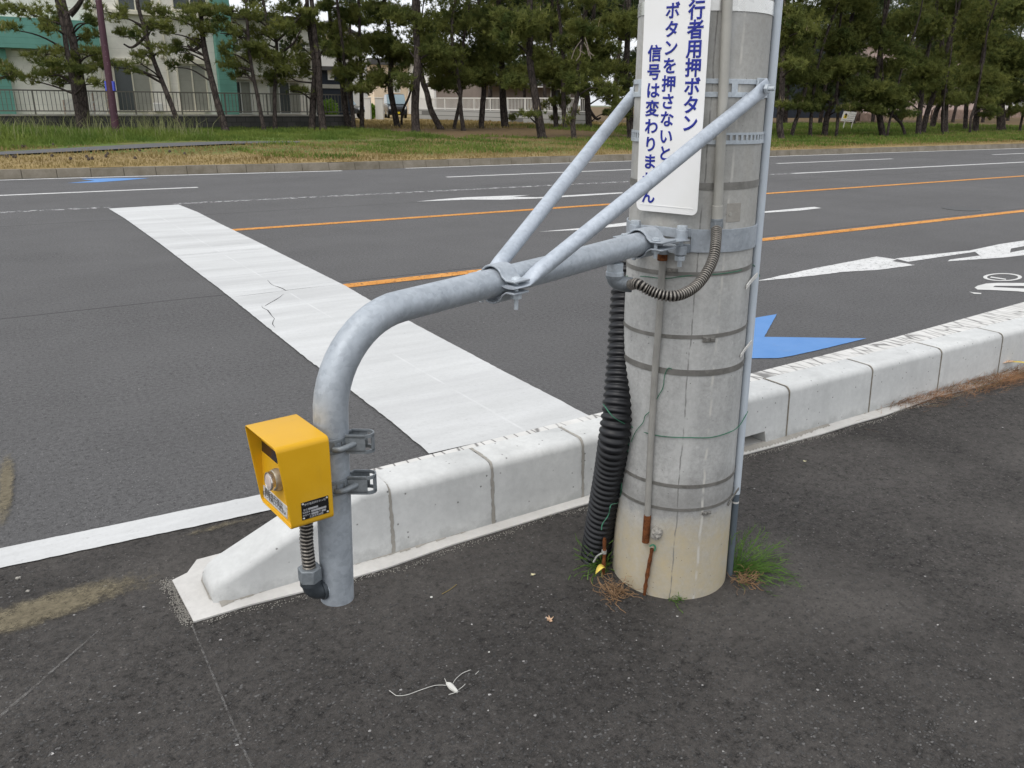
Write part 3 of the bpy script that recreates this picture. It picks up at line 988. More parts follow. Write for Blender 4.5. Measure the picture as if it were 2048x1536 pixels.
# ================================================================== CONCRETE POLE
RH = V(.8411, -.5409, 0)                                     # to the right across the view
VH = V(-.70, -.714, 0)                                       # from the pole towards the camera
def pc(z):
    return V(1.756, 1.724, 0) - RH * (.014 + .0145 * z) + V(0, 0, z)
def pr(z):
    return .186 - .0062 * z
def pole_hit(px, py, off=0.0):                               # where the line of sight meets the pole's skin
    d = ray(px, py)
    d = d / np.linalg.norm(d)
    t = 0.0
    for t in np.arange(1.4, 3.2, .002):
        p = O + d * t
        c = pc(p[2])
        if np.hypot(*(p[:2] - c[:2])) <= pr(p[2]) + off:
            return p
    # beside the pole: nearest approach, pushed on to the skin
    best = min((np.hypot(*((O + d * t)[:2] - pc((O + d * t)[2])[:2])), t) for t in np.arange(1.4, 3.2, .002))
    p = O + d * best[1]
    c = pc(p[2])
    u = unit(V(p[0] - c[0], p[1] - c[1], 0))
    return V(*(c + u * (pr(p[2]) + off))[:2], p[2])

pole = empty("utility_pole", pc(0), "thick grey concrete pole with steel bands and a tan stain at its foot", "utility pole")
mb = MB()
zs = list(np.linspace(-.15, 3.0, 24)) + [6, 9]
mb.tube([pc(z) for z in zs], [pr(z) for z in zs], 72)
mb.build("shaft", M["pole"], pole)

def ring(mb, z, h, th, tilt=0.0, off=0.0, a0=0, a1=2 * math.pi, n=72):
    vs, fs = [], []
    full = abs(a1 - a0 - 2 * math.pi) < 1e-6
    k = n if full else n + 1
    for i in range(k):
        a = a0 + (a1 - a0) * i / n
        d = V(math.cos(a), math.sin(a), 0)
        zz = z + tilt * (d @ RH)
        for dz, o in ((-h / 2, off), (-h / 2, off + th), (h / 2, off + th), (h / 2, off)):
            c = pc(zz + dz)
            vs.append(c + d * (pr(zz + dz) + o))
    for i in range(n):
        j = (i + 1) % k
        for q in range(4):
            q2 = (q + 1) % 4
            fs.append((i * 4 + q, j * 4 + q, j * 4 + q2, i * 4 + q2))
    if not full:
        fs += [(0, 1, 2, 3), ((k - 1) * 4 + 3, (k - 1) * 4 + 2, (k - 1) * 4 + 1, (k - 1) * 4)]
    mb.add(vs, fs)

def zfront(px, py, off=.002):
    return pole_hit(px, py, off)[2]

def band(name, px, py, hpx, th, m, tilt=0.0, off=.0005):
    p = pole_hit(px, py, .001)
    mb = MB()
    ring(mb, p[2], hpx / F * zcam(p), th, tilt, off)
    return mb.build(name, m, pole)
band("steel_band", 1480, 8, 26, .0015, M["shinyband"])
band("steel_band", 1482, 372, 14, .0012, M["stain"], .003)
band("steel_band", 1380, 548, 9, .0012, M["stain"], .006)
band("steel_band", 1380, 674, 8, .0012, M["stain"], .008)
band("steel_band", 1380, 746, 12.5, .0014, M["stain"], 0)
band("steel_band", 1360, 973, 7, .0018, M["stain"], 0)
band("steel_band", 1360, 1020, 6, .0016, M["stain"], .004)
# slotted clamp band carrying the braces, and the perforated band below it
mb = MB()
zB = zfront(1455, 176)
ring(mb, zB + .016, .012, .003, off=.001)
ring(mb, zB - .016, .013, .003, off=.001)
for i in range(12):
    a = i * math.pi / 6 + .2
    ring(mb, zB, .0445, .0034, off=.001, a0=a, a1=a + .10, n=3)
mb.build("slotted_band", M["lightfit"], pole, bevel=.0008)
mb = MB()
zP = zfront(1475, 277)
ring(mb, zP + .0115, .006, .003, off=.001)
ring(mb, zP - .0095, .010, .003, off=.001)
for i in range(64):
    a = i * math.pi / 32
    ring(mb, zP + .002, .020, .0028, off=.001, a0=a, a1=a + .043, n=2)
mb.build("perforated_band", M["lightfit"], pole)
# buckles
def buckle(px, py, wd, hg, m=None):
    p = pole_hit(px, py, .004)
    c = pc(p[2])
    n = unit(V(p[0] - c[0], p[1] - c[1], 0))
    t = np.cross(V(0, 0, 1), n)
    mb = MB()
    mb.obox(p, t * wd / 2, V(0, 0, hg / 2), n * .003)
    mb.obox(p + n * .004 - t * wd * .22, t * wd * .10, V(0, 0, hg * .36), n * .0025)
    mb.obox(p + n * .004 + t * wd * .25, t * wd * .16, V(0, 0, hg * .30), n * .002)
    mb.build("buckle", m or M["stain"], pole, bevel=.001)
buckle(1418, 679, .036, .016)
buckle(1345, 541, .03, .012)
buckle(1413, 1026, .03, .010)
# a shallow patched recess in the concrete
p = pole_hit(1467, 425, .0)
c = pc(p[2]); n_ = unit(V(p[0] - c[0], p[1] - c[1], 0)); t_ = np.cross(V(0, 0, 1), n_)
mb = MB()
pa = math.atan2(n_[1], n_[0])
ring(mb, p[2], .050, .0007, off=.0001, a0=pa - .135, a1=pa + .135, n=8)
mb.build("patch", M["mortar"], pole, bevel=.0005)
mb = MB()
mb.tube([p - t_ * .012 + V(0, 0, -.004), p - t_ * .012 + V(0, 0, -.004) + n_ * .003], .0055, 12)
mb.build("plug", M["conduit"], pole)

# ================================================================== CONDUITS AND WIRES ON THE POLE
def along_pole(pts, off, k=6):
    return smoothpath([pole_hit(x, y, off) for x, y in pts], k)
ct = empty("conduit_pipe", pole_hit(1434, 440, .014), "beige-grey rigid conduit running up the pole right of the sign", "conduit")
mb = MB()
# sits on the pole's skin right of the sign
low, high = pole_hit(1434, 440, .0155), pole_hit(1462, -140, .0155)
low[2] += 0
pth = [low + (high - low) * t for t in np.linspace(0, 1, 24)]
pth = [pole_hit(1434 + (1462 - 1434) * t, 440 - 580 * t, .0155) for t in np.linspace(0, 1, 24)]
top = pth[-1] + (pth[-1] - pth[-2]) * 60
mb.tube(pth + [top], .0128, 18)
mb.build("rigid_pipe", M["conduit"], ct)
mb = MB()
up_ = unit(pth[2] - pth[0])
b0 = pth[0]
mb.tube([b0 + up_ * .002, b0 + up_ * .038], .0148, 20)
mb.build("coupling", M["conduit"], ct, bevel=.001)
mb = MB()
mb.tube([b0 - up_ * .022, b0 - up_ * .004], .0175, 6)
mb.tube([b0 - up_ * .004, b0 + up_ * .004], .0158, 20)
mb.build("gland_nut", M["fitting"], ct, bevel=.0012)

def flex_hose(mb, path, r, pitch, depth=.16, grooves=True):
    P = resample(path, pitch / 6)
    rr = []
    for i in range(len(P)):
        ph = (i % 6) / 6
        rr.append(r * (1 - depth * (1 if ph < .17 else (.45 if ph < .34 or ph > .83 else 0))))
    mb.tube(P, rr, 18)

M["flexrib"] = None
m = Mat("ribbed_hose", .4, .65, .5)
c = m.mix(m.map(m.noise(60, 5, .7), .35, .7), (.34, .315, .28), (.17, .155, .135))
at = m.n("Attribute", attribute_name="groove")
c = m.mix(at.outputs["Fac"], c, (.012, .011, .010))
M["flexrib"] = m.color(c).m

def hose_obj(name, path, r, pitch, parent, depth=.17, m=None, n=18, dark=True):
    P = resample(path, pitch / 8)
    rr, gv_ = [], []
    prof = [0, 0, .10, .5, 1, 1, .7, .2]
    for i in range(len(P)):
        q = prof[i % 8]
        rr.append(r * (1 - depth * q)); gv_.append(1.0 if q > .45 else (.3 if q > .15 else 0))
    mb = MB()
    mb.tube(P, rr, n)
    o = mb.build(name, m or M["flexrib"], parent, smooth=1.4)
    at = o.data.attributes.new("groove", 'FLOAT', 'POINT')
    at.data.foreach_set("value", [g for g in gv_ for _ in range(n)])
    return o

# dull pipe at the front, rusted at its foot
fp = empty("earth_wire_pipe", pole_hit(1292, 1080, .01), "thin dull grey pipe strapped to the pole front with a rusty lower end", "pipe")
cols = [(1326, 512), (1318, 640), (1309, 760), (1300, 920), (1295, 1030)]
mb = MB()
mb.tube(along_pole(cols, .0095), .0098, 14)
mb.build("upper_pipe", M["dullpipe"], fp)
mb = MB()
mb.tube(along_pole([(1295, 1030), (1293, 1058), (1291, 1084)], .0095), .0112, 14)
mb.build("rusty_end", M["rust"], fp)
mb = MB()
p = pole_hit(1325, 512, .012)
mb.tube([p - V(0, 0, .012), p + V(0, 0, .012)], .014, 12)
mb.build("clamp", M["rust"], fp)
mb = MB()
p = pole_hit(1326, 503, .014)
mb.tube([p - V(0, 0, .006), p + V(0, 0, .006)], .017, 12)
mb.build("collar", M["fitting"], fp)

# pale PVC at the right edge
pv = empty("pvc_pipe", atz(1463, 1147, 2.50), "pale blue-grey plastic pipe strapped upright along the right side of the pole", "pipe")
def right_of(z, off):                                        # a point just outside the pole's right silhouette
    u = unit(RH * .985 + VH * .17)
    return pc(z) + u * (pr(z) + off)
mb = MB()
zz = np.linspace(.30, 2.2, 20)
mb.tube([right_of(z, .0125) for z in zz] + [right_of(5, .0125)], .0118, 18)
mb.build("upper_pipe", M["pvc"], pv)
mb = MB()
zz = np.linspace(-.02, .31, 8)
mb.tube([right_of(z, .0125) for z in zz], .0104, 18)
mb.build("lower_pipe", M["pvcdark"], pv)
for z in (.27, .925):
    mb = MB()
    mb.tube([right_of(z - .003, .0125), right_of(z + .003, .0125)], .0122 if z > .5 else .0108, 18)
    mb.build("joint_ring", M["pvc"] if z > .5 else M["clip"], pv)
# white sleeves where the straps cross the plastic pipe
def sleeve(z0, z1, a_front, hgt, m):
    mb = MB()
    pts = []
    for t in np.linspace(0, 1, 10):
        z = z0 + (z1 - z0) * t
        u = unit(RH * (a_front + (1.0 - a_front) * t) + VH * (.55 * (1 - t) + .36 * t))
        pts.append(pc(z) + u * (pr(z) + .004 + .014 * t * t))
    a = pts
    for i in range(len(a) - 1):
        d = unit(a[i + 1] - a[i]); n = unit(np.cross(d, V(0, 0, 1)))
        mb.obox((a[i] + a[i + 1]) / 2, d * np.linalg.norm(a[i + 1] - a[i]) * .52, V(0, 0, hgt / 2), n * .0015)
    mb.build("strap_sleeve", m, pv)
sleeve(.985, 1.012, .80, .012, M["clip"])
sleeve(.782, .812, .80, .009, M["clip"])
sleeve(.30, .335, .80, .008, M["stain"])

# green binding wires
def wire(name, pts, r, m, label):
    mb = MB()
    mb.tube(smoothpath(pts, 6), r, 6)
    return tag(mb.build(name, m), label, "wire")
wire("binding_wire", [pole_hit(x, y, .003) for x, y in [(1252, 552), (1290, 553), (1330, 557), (1370, 552), (1420, 549), (1445, 547), (1480, 541), (1510, 530)]] + [right_of(1.0, .027)], .0013, M["wire"],
     "upper green binding wire round the pole just under the arm")
tubeL = atz(1206, 808, 2.42)
wire("binding_wire", [atz(1206, 808, 2.44), atz(1228, 835, 2.42)] + [pole_hit(x, y, .004) for x, y in [(1262, 853), (1300, 868), (1340, 874), (1380, 875), (1420, 875), (1455, 866), (1478, 852)]] + [right_of(.58, .026)], .0015, M["wire"],
     "long green wire looped round the black tube and the pole at half height")
wire("binding_wire", [pole_hit(x, y, .006) for x, y in [(1344, 738), (1336, 737), (1329, 752), (1326, 775), (1315, 795), (1302, 820), (1290, 832), (1286, 845), (1272, 862), (1262, 884)]], .0013, M["wire"],
     "loose green wire end slanting down from the wide strap on the pole")
wire("binding_wire", [pole_hit(x, y, .004) for x, y in [(1259, 878), (1255, 905), (1246, 928), (1243, 960), (1242, 985), (1236, 1005)]] + [atz(x, y, z) for x, y, z in [(1222, 1010, 2.38), (1217, 1030, 2.38), (1205, 1048, 2.38), (1203, 1060, 2.38)]], .0015, M["wire"],
     "green wire running down the pole's left edge to the short rusty rod")

# black corrugated tube
dt = empty("corrugated_tube", gp(1180, 1112), "black corrugated plastic tube rising from the ground at the pole's left", "drain tube")
tb = gp(1190, 1118)
zt_ = zcam(tb)
path = [tb - V(0, 0, .06), tb] + [atz(x, y, zt_ + (2.50 - zt_) * min(1, (1118 - y) / 250)) for x, y in ((1198, 1066), (1208, 1008), (1219, 945), (1228, 880))] + [atz(1236, 812, 2.50), atz(1244, 720, 2.52), atz(1249, 633, 2.53), atz(1255, 550, 2.54), atz(1261, 500, 2.55)]
P = resample(smoothpath(path), .0215 / 8)
prof = [0, 0, .1, .3, .9, 1, .9, .3]
mb = MB()
rr = [(.0475 + .004 * (1 - i / len(P))) * (1 - .13 * prof[i % 8]) for i in range(len(P))]
mb.tube(P, rr, 28)
mb.build("ribbed_wall", M["tube"], dt, smooth=1.4)

# ================================================================== SIGN PLATE
tS = R_(18)
nS = V(-math.cos(tS), -math.sin(tS), 0)
cS = pc(1.25)
oS = cS + nS * (pr(1.25) + .012)
uS = V(math.sin(tS), -math.cos(tS), 0)
TL, TR, BR, BL = (atp(x, y, oS, nS) for x, y in ((1290, 0), (1421.5, 0), (1394, 434), (1272, 418)))
vS = unit((TL - BL) / np.linalg.norm(TL - BL) + (TR - BR) / np.linalg.norm(TR - BR))
hS = .80
wS = ((BR - BL) @ uS + (TR - TL) @ uS) / 2
b0 = BL * .5 + (BR - uS * wS) * .5
sign = empty("sign_plate", b0 + uS * wS / 2, "tall white sign plate with blue vertical writing fixed to the pole", "sign")
mb = MB()
rc = .017
poly = []
for cx, cy, a0 in ((rc, rc, 180), (wS - rc, rc, 270), (wS - rc, hS - rc, 0), (rc, hS - rc, 90)):
    for k in range(7):
        a = R_(a0 + 15 * k)
        poly.append(b0 + uS * (cx + rc * math.cos(a)) + vS * (cy + rc * math.sin(a)))
mb.prism(poly, nS, -.0016)
# pressed edge fold behind the rim
mb.build("plate", M["sign"], sign, bevel=.0005)
mb = MB()
mb.obox(b0 + uS * wS / 2 + vS * .017 + nS * .0006, uS * (wS / 2 - .012), vS * .0006, nS * .0006)
mb.build("pressed_rib", M["sign"], sign)
def sign_column(txt, x0, y0, x1, y1, size, up_extra=""):
    a, b = atp(x0, y0, oS, nS), atp(x1, y1, oS, nS)
    n = len(txt)
    full = up_extra + txt
    step = (b - a) / (n - 1)
    mbs = []
    for i, ch in enumerate(full):
        q = a + step * (i - len(up_extra)) + nS * .0006
        mbs.append(text_mesh("lettering", ch, size, q, uS, vS, nS, M["letter_blue"], sign, spread=.0011 * size / .04))
    return mbs
def join(objs, name):
    base = objs[0]
    bm = bmesh.new()
    for o in objs:
        bm.from_mesh(o.data)
    bm.to_mesh(base.data)
    bm.free()
    for o in objs[1:]:
        bpy.data.objects.remove(o)
    base.name = name
    return base
join(sign_column("行者用押ボタン", 1393.4, 22.5, 1379.7, 249, .046, "横断歩"), "lettering")
join(sign_column("ボタンを押さないと", 1345.5, 23.4, 1330, 309, .0415), "lettering")
join(sign_column("信号は変わりません", 1309.4, 109, 1296.5, 394, .0415), "lettering")
for z in (.05, .42):
    mb = MB()
    q = b0 + uS * wS * .5 + vS * z - nS * .006
    mb.obox(q, uS * .05, vS * .012, nS * .004)
    mb.build("bracket", M["stain"], sign)

# ================================================================== ARM WITH BRACES
aA = V(1.461, 1.631, 1.112)
aD = V(-.96, -.28, 0)                                        # from the pole outwards
aN = V(.28, -.96, 0)                                         # towards the camera's right
arm = empty("bracket_arm", aA, "galvanised steel pipe arm with two braces, bent down to carry the button box", "bracket arm")
sv = 1.028                                                   # where the pipe hangs
RB = .175
vtop = aA + aD * sv
P = [aA + aD * -.045 + V(0, 0, .018), aA + aD * .1 + V(0, 0, .013), aA + aD * .4 + V(0, 0, .002), aA + aD * (sv - RB) + V(0, 0, -.008)]
c0 = aA + aD * (sv - RB) + V(0, 0, -RB - .008)
for k in range(1, 14):
    a = k * math.pi / 26
    P.append(c0 + aD * RB * math.sin(a) + V(0, 0, RB * math.cos(a)))
end = aA + aD * (sv + .012); end[2] = .555
P += [aA + aD * (sv + .004) + V(0, 0, -.30), end]
mb = MB()
mb.tube(P, [.0302] * 4 + [.0306 + .0012 * k / 13 for k in range(13)] + [.0318, .0318], 36)
mb.build("arm_pipe", M["galv"], arm, smooth=1.0)

def saddle(mb, c, d, side, up, r, half, flange, th, sgn):    # half of a pipe clamp: arched strap with flat ears
    pts = [(-r - flange, sgn * .004), (-r - .010, sgn * .004), (-r - .002, sgn * .009)]
    for k in range(9):
        a = math.pi - (k + .0) * math.pi / 8 if sgn > 0 else math.pi + k * math.pi / 8
        a = math.pi - math.pi * (.12 + .76 * k / 8) if sgn > 0 else math.pi + math.pi * (.12 + .76 * k / 8)
        pts.append((r * math.cos(a), r * math.sin(a)))
    pts += [(r + .002, sgn * .009), (r + .010, sgn * .004), (r + flange, sgn * .004)]
    inner = pts
    outer = []
    for i, p in enumerate(pts):
        a, b = np.array(pts[max(0, i - 1)]), np.array(pts[min(len(pts) - 1, i + 1)])
        t = (b - a) / np.linalg.norm(b - a)
        n = np.array((-t[1], t[0]))
        if n[1] * sgn < 0 and abs(n[1]) > .3: n = -n
        elif abs(n[1]) <= .3 and n @ np.array(p) < 0: n = -n
        outer.append(tuple(np.array(p) + n * th))
    W = lambda q, e: c + side * q[0] + up * q[1] + d * e * half
    k = len(pts)
    vs = [W(q, e) for e in (-1, 1) for q in inner + outer]
    fs = []
    for i in range(k - 1):
        fs += [(i, i + 1, k * 2 + i + 1, k * 2 + i), (k + i, k * 3 + i, k * 3 + i + 1, k + i + 1), (i, k + i, k + i + 1, i + 1), (2 * k + i, 2 * k + i + 1, 3 * k + i + 1, 3 * k + i)]
    fs += [(0, 2 * k, 3 * k, k), (k - 1, 2 * k - 1, 4 * k - 1, 3 * k - 1)]
    mb.add(vs, fs)

UP = V(0, 0, 1)
# brace clamp on the arm
cC = aA + aD * .575 + V(0, 0, -.003)
mb = MB()
saddle(mb, cC + UP * .005, aD, aN, UP, .0315, .024, .036, .0042, 1)
mb.build("clamp_plate", M["galv"], arm, bevel=.001)
mb = MB()
saddle(mb, cC - UP * .008, aD, aN, UP, .0315, .024, .034, .0042, -1)
mb.build("clamp_plate", M["galv"], arm, bevel=.001)
for s in (-1, 1):
    q = cC + aN * s * .050
    mb = MB()
    mb.tube([q + UP * .0125, q + UP * .0165, q + UP * .0185], [.0115, .0095, .004], 20)
    mb.tube([q + UP * .012, q - UP * .052], .0048, 12)
    mb.hexbolt(q - UP * .0185, -UP, .0118, .010)
    mb.tube([q - UP * .0155, q - UP * .0185], .0135, 16)
    mb.build("clamp_bolt", M["lightfit"], arm, bevel=.0006)
# braces: round pipe, flattened at both ends
zBr = zB
def brace(s):
    q0 = cC + aN * s * .050 - UP * .001
    mid0 = q0 - aD * .032 + UP * .002
    u_ = unit(aN * s + aD * .05)
    q1 = pc(zBr) + u_ * (pr(zBr) + .016)
    a = q0 - aD * .022 + UP * .0005
    st = a + unit(q1 - a) * .055
    en = q1 - unit(q1 - st) * .060
    mb = MB()
    # flat lower tongue, round body, flat upper tongue: one skin of ellipses
    d = unit(q1 - st)
    secs = []
    side = aN
    flat_n0 = UP
    def sec(p, t, wdir, a_, b_):
        t = unit(t); wd = unit(wdir - t * (wdir @ t)); nn = np.cross(t, wd)
        return [p + wd * a_ * math.cos(k * math.pi / 10) + nn * b_ * math.sin(k * math.pi / 10) for k in range(20)]
    f0 = q0 + aD * .024
    rB = .0172
    secs.append(sec(f0, -aD, aN, .020, .0036))
    secs.append(sec(q0, -aD, aN, .021, .0036))
    secs.append(sec(a, unit(-aD + d), aN, .0205, .005))
    for t_, k_ in ((.35, .35), (.7, .8), (1.0, 1.0)):
        p = a + (st - a) * t_
        secs.append(sec(p, d, aN, .0205 + (rB - .0205) * k_, .005 + (rB - .005) * k_))
    secs.append(sec(en, d, aN, rB, rB))
    wd1 = np.cross(u_, d)
    # roll over to the upper flat, which lies against the pole's side
    for t_, k_ in ((.35, .3), (.7, .85), (1.0, 1.0)):
        p = en + (q1 - en) * t_ * .80
        secs.append(sec(p, d, wd1, rB + (.022 - rB) * k_, rB + (.0036 - rB) * k_))
    secs.append(sec(q1 + d * .018, d, wd1, .021, .0034))
    # first sections use aN as width; align ring starts to avoid twist
    base = secs[0]
    out = [secs[0]]
    for sct in secs[1:]:
        best = min(((sum(np.linalg.norm(np.array(sct[(i * f + o) % 20]) - np.array(out[-1][i])) for i in range(20)), o, f) for o in range(20) for f in (1, -1)))
        out.append([sct[(i * best[2] + best[1]) % 20] for i in range(20)])
    vs = [p for sct in out for p in sct]
    fs = [(i * 20 + k, i * 20 + (k + 1) % 20, (i + 1) * 20 + (k + 1) % 20, (i + 1) * 20 + k) for i in range(len(out) - 1) for k in range(20)]
    fs += [tuple(range(19, -1, -1)), tuple((len(out) - 1) * 20 + k for k in range(20))]
    mb.add(vs, fs)
    mb.build("brace", M["galvb"], arm, smooth=1.0)
    mb = MB()
    mb.tube([q1 - u_ * .022, q1 + u_ * (.030 if s > 0 else .026)], .0058, 14)
    mb.hexbolt(q1 + u_ * .0045, u_, .0125, .009)
    mb.build("brace_bolt", M["lightfit"], arm, bevel=.0006)
    mb = MB()
    wv_ = unit(np.cross(u_, UP))
    mb.obox(q1 - u_ * .010, wv_ * .020, UP * .026, u_ * .003)
    mb.build("brace_lug", M["lightfit"], arm, bevel=.001)
brace(1)
brace(-1)

# band round the pole and the clamp that holds the arm
zA = aA[2] + .012
mb = MB()
aa = math.atan2(aD[1], aD[0])
ring(mb, zA, .062, .0045, off=.0015, a0=aa + .52, a1=aa + 2 * math.pi - .52, n=64)
mb.build("arm_band", M["galv"], arm, bevel=.001)
for s in (-1, 1):
    a1_ = aa + s * .52
    d_ = V(math.cos(a1_), math.sin(a1_), 0)
    tt = V(-math.sin(a1_), math.cos(a1_), 0) * -s
    root = pc(zA) + d_ * (pr(zA) + .004)
    hinge = aA + aN * s * -1 * 0 + V(0, 0, 0)
    lug = pc(zA) + aD * (pr(zA) + .018) + aN * (-s) * (.062 if s > 0 else .084)
    for dz in (.021, -.021):
        mb = MB()
        dd_ = lug - root
        mb.obox((root + lug) / 2 + UP * dz, dd_ / 2, UP * .012, unit(np.cross(dd_, UP)) * .003)
        mb.tube([lug + UP * (dz - .012), lug + UP * (dz + .012)], .0165, 20)
        mb.build("lug_strap", M["galv"], arm, bevel=.001)
    mb = MB()
    mb.hexbolt(lug + UP * .033, UP, .0145, .011)
    mb.tube([lug + UP * .031, lug - UP * .066], .0062, 12)
    mb.hexbolt(lug - UP * .036, -UP, .0145, .013)
    mb.tube([lug - UP * .031, lug - UP * .034], .0135, 16)
    mb.build("lug_bolt", M["lightfit"], arm, bevel=.0006)
# pressed plates that grip the pipe's end and reach round to the lug bolts
cE = aA + aD * .005 + V(0, 0, .017)
mb = MB()
saddle(mb, cE + UP * .003, aD, aN, UP, .0312, .036, .044, .004, 1)
mb.build("grip_plate", M["galv"], arm, bevel=.001)
mb = MB()
saddle(mb, cE - UP * .004, aD, aN, UP, .0312, .036, .044, .004, -1)
mb.build("grip_plate", M["galv"], arm, bevel=.001)
mb = MB()
for s in (-1, 1):
    lug = pc(zA) + aD * (pr(zA) + .018) + aN * (-s) * (.062 if s > 0 else .084)
    e0 = cE + aN * (-s) * .052
    mb.prism([e0 + aD * .030 + aN * s * .02 + UP * .009, e0 - aD * .030 + aN * s * .02 + UP * .009, lug - aD * .016 + UP * .009, lug + aN * (-s) * .026 + UP * .009, e0 + aD * .030 - aN * s * .020 + UP * .009], UP, -.003)
mb.build("ear_plate", M["galv"], arm, bevel=.0008)
for s in (-1, 1):
    q = cE + aN * s * .048 + aD * .020
    mb = MB()
    mb.hexbolt(q + UP * .012, UP, .0098, .007)
    mb.tube([q + UP * .012, q - UP * .034], .0048, 12)
    mb.hexbolt(q - UP * .010, -UP, .0105, .010)
    mb.tube([q + UP * .012, q + UP * .0135], .012, 16)
    mb.build("grip_bolt", M["lightfit"], arm, bevel=.0006)
# outlet stub under the arm, its elbow, and the ribbed hose to the rigid conduit
sS = .135
st0 = aA + aD * sS + V(0, 0, -.02)
mb = MB()
mb.tube([st0, st0 - UP * .024], .0205, 22)
mb.tube([st0 - UP * .022, st0 - UP * .034], .0225, 22)
mb.build("outlet_stub", M["lightfit"], arm, bevel=.0012)
mb = MB()
e0 = st0 - UP * .033
hd = unit(V(.74, -.62, -.05))
mb.tube(smoothpath([e0, e0 - UP * .008, e0 - UP * .015 + hd * .006, e0 - UP * .019 + hd * .020, e0 - UP * .020 + hd * .030], 5), .0195, 20)
mb.tube([e0 + UP * .001, e0 - UP * .007], .0228, 22)
mb.build("elbow", M["fitting"], arm, bevel=.0008)
g0 = e0 - UP * .020 + hd * .028
mb = MB()
mb.tube([g0, g0 + hd * .018], .0205, 6)
mb.build("gland_nut", M["fitting"], arm, bevel=.0015)
hz = [zcam(g0 + hd * .018)]
pts = [g0 + hd * .012, atz(1276, 568, 2.02), atz(1298, 580, 2.01), atz(1324, 590, 2.00), atz(1348, 592, 2.00), atz(1372, 585, 2.02), atz(1395, 569, 2.05), atz(1414, 544, 2.08), atz(1426, 518, 2.11), atz(1431, 492, 2.135), b0 * 0 + pth[0] - up_ * .018]
hose_obj("ribbed_hose", smoothpath(pts, 10), .0142, .0080, arm, depth=.24)

# ================================================================== YELLOW BUTTON BOX
pB = V(.480, 1.345, 0)
th = R_(5)
dS, wB = V(math.cos(th), math.sin(th), 0), V(math.sin(th), -math.cos(th), 0)
bx = empty("push_button_box", pB + dS * -.09 + UP * .765, "yellow metal crossing button box with round button, hood and two small plates", "push button box")
def B(s, w_, z):
    return pB + dS * s + wB * w_ + UP * z
WB, ZT, ZB_ = .071, .9235, .7655
def loop(inset, rc=.010):
    w0, z0, z1 = WB - inset, ZB_ + inset, ZT - inset
    r = max(rc - inset, .004)
    pts = []
    for cx, cz, a0 in ((w0 - r, z1 - r, 0), (-w0 + r, z1 - r, 90), (-w0 + r, z0 + r, 180), (w0 - r, z0 + r, 270)):
        for k in range(6):
            a = R_(a0 + 18 * k)
            pts.append((cx + r * math.cos(a), cz + r * math.sin(a)))
    return pts
lip = lambda z: -.1225 - .0175 * (z - ZB_) / (ZT - ZB_)
pan = lambda z: -.1175 + .0085 * (z - ZB_) / (ZT - ZB_)
bot = lambda s, z: z
mb = MB()
o_, i_ = loop(0), loop(.0026)
k = len(o_)
# the floor rises a little towards the back
vs = [B(-.0435, *q) for q in o_] + [B(lip(q[1]), *q) for q in o_] + [B(lip(q[1]) + .0004, *q) for q in i_] + [B(pan(q[1]), *q) for q in i_]
fs = []
for i in range(k):
    j = (i + 1) % k
    fs += [(i, j, k + j, k + i), (k + i, k + j, 2 * k + j, 2 * k + i), (2 * k + i, 2 * k + j, 3 * k + j, 3 * k + i)]
fs += [tuple(range(k - 1, -1, -1)), tuple(3 * k + i for i in range(k))]
mb.add(vs, fs)
mb.build("housing", M["yellow"], bx, smooth=.5, bevel=.0012, seg=2)
nP = unit(np.cross(wB, B(pan(ZT), 0, ZT) - B(pan(ZB_), 0, ZB_)))
if nP @ dS > 0: nP = -nP
vP = unit(B(pan(ZT), 0, ZT) - B(pan(ZB_), 0, ZB_))
uP = wB                                                      # to the right as one faces the panel... seen from the front
oP = B(pan(.84), 0, .84)
def onp(px, py, lift=0.0):
    return atp(px, py, oP + nP * lift, nP)
q = [onp(520.5, 879.5), onp(551.5, 900), onp(557, 927), onp(524, 903)]
w0 = min((p - oP) @ wB for p in q) ; w1 = max((p - oP) @ wB for p in q)
v0 = np.mean([(q[2] - oP) @ vP, (q[3] - oP) @ vP]); v1 = np.mean([(q[0] - oP) @ vP, (q[1] - oP) @ vP])
w1 = min(w1, WB - .006)
Q = lambda w_, v, l=0: oP + wB * w_ + vP * v + nP * l
mb = MB()
mb.obox(Q((w0 + w1) / 2, (v0 + v1) / 2, .0004), wB * (w1 - w0) / 2, vP * (v1 - v0) / 2, nP * .0006)
mb.build("display_window", M["glass_dark"], bx, bevel=.0003)
mb = MB()
e_ = .0022
for (a, b, c_, d_) in ((w0 - e_, w1 + e_, v1, v1 + e_), (w0 - e_, w1 + e_, v0 - e_, v0), (w0 - e_, w0, v0, v1), (w1, w1 + e_, v0, v1)):
    mb.obox(Q((a + b) / 2, (c_ + d_) / 2, .0006), wB * (b - a) / 2, vP * (d_ - c_) / 2, nP * .0012)
mb.build("window_frame", M["yellow"], bx, bevel=.0006)
bc = onp(536, 963, .020)
bc = bc - nP * ((bc - oP) @ nP)
mb = MB(); mb.tube([bc - nP * .001, bc + nP * .006, bc + nP * .012], [.0205, .0205, .0185], 32)
btn = mb.build("button", M["brass"], bx, bevel=.0008)
mb = MB(); mb.lathe(bc, nP, [(.010, .0172), (.018, .0172), (.0202, .0165), (.0206, .0155), (.0202, .0146), (.0185, .0143), (.0180, .010)])
mb.build("chrome_ring", M["chrome"], btn)
mb = MB(); mb.lathe(bc, nP, [(.0175, .0138), (.0192, .0138), (.0200, .0125), (.0204, .006)])
mb.build("button_face", M["lens"], btn)
kh = onp(521, 936)
mb = MB(); mb.tube([kh - nP * .0004, kh + nP * .0006], .0034, 14)
mb.build("key_hole", M["glass_dark"], bx)
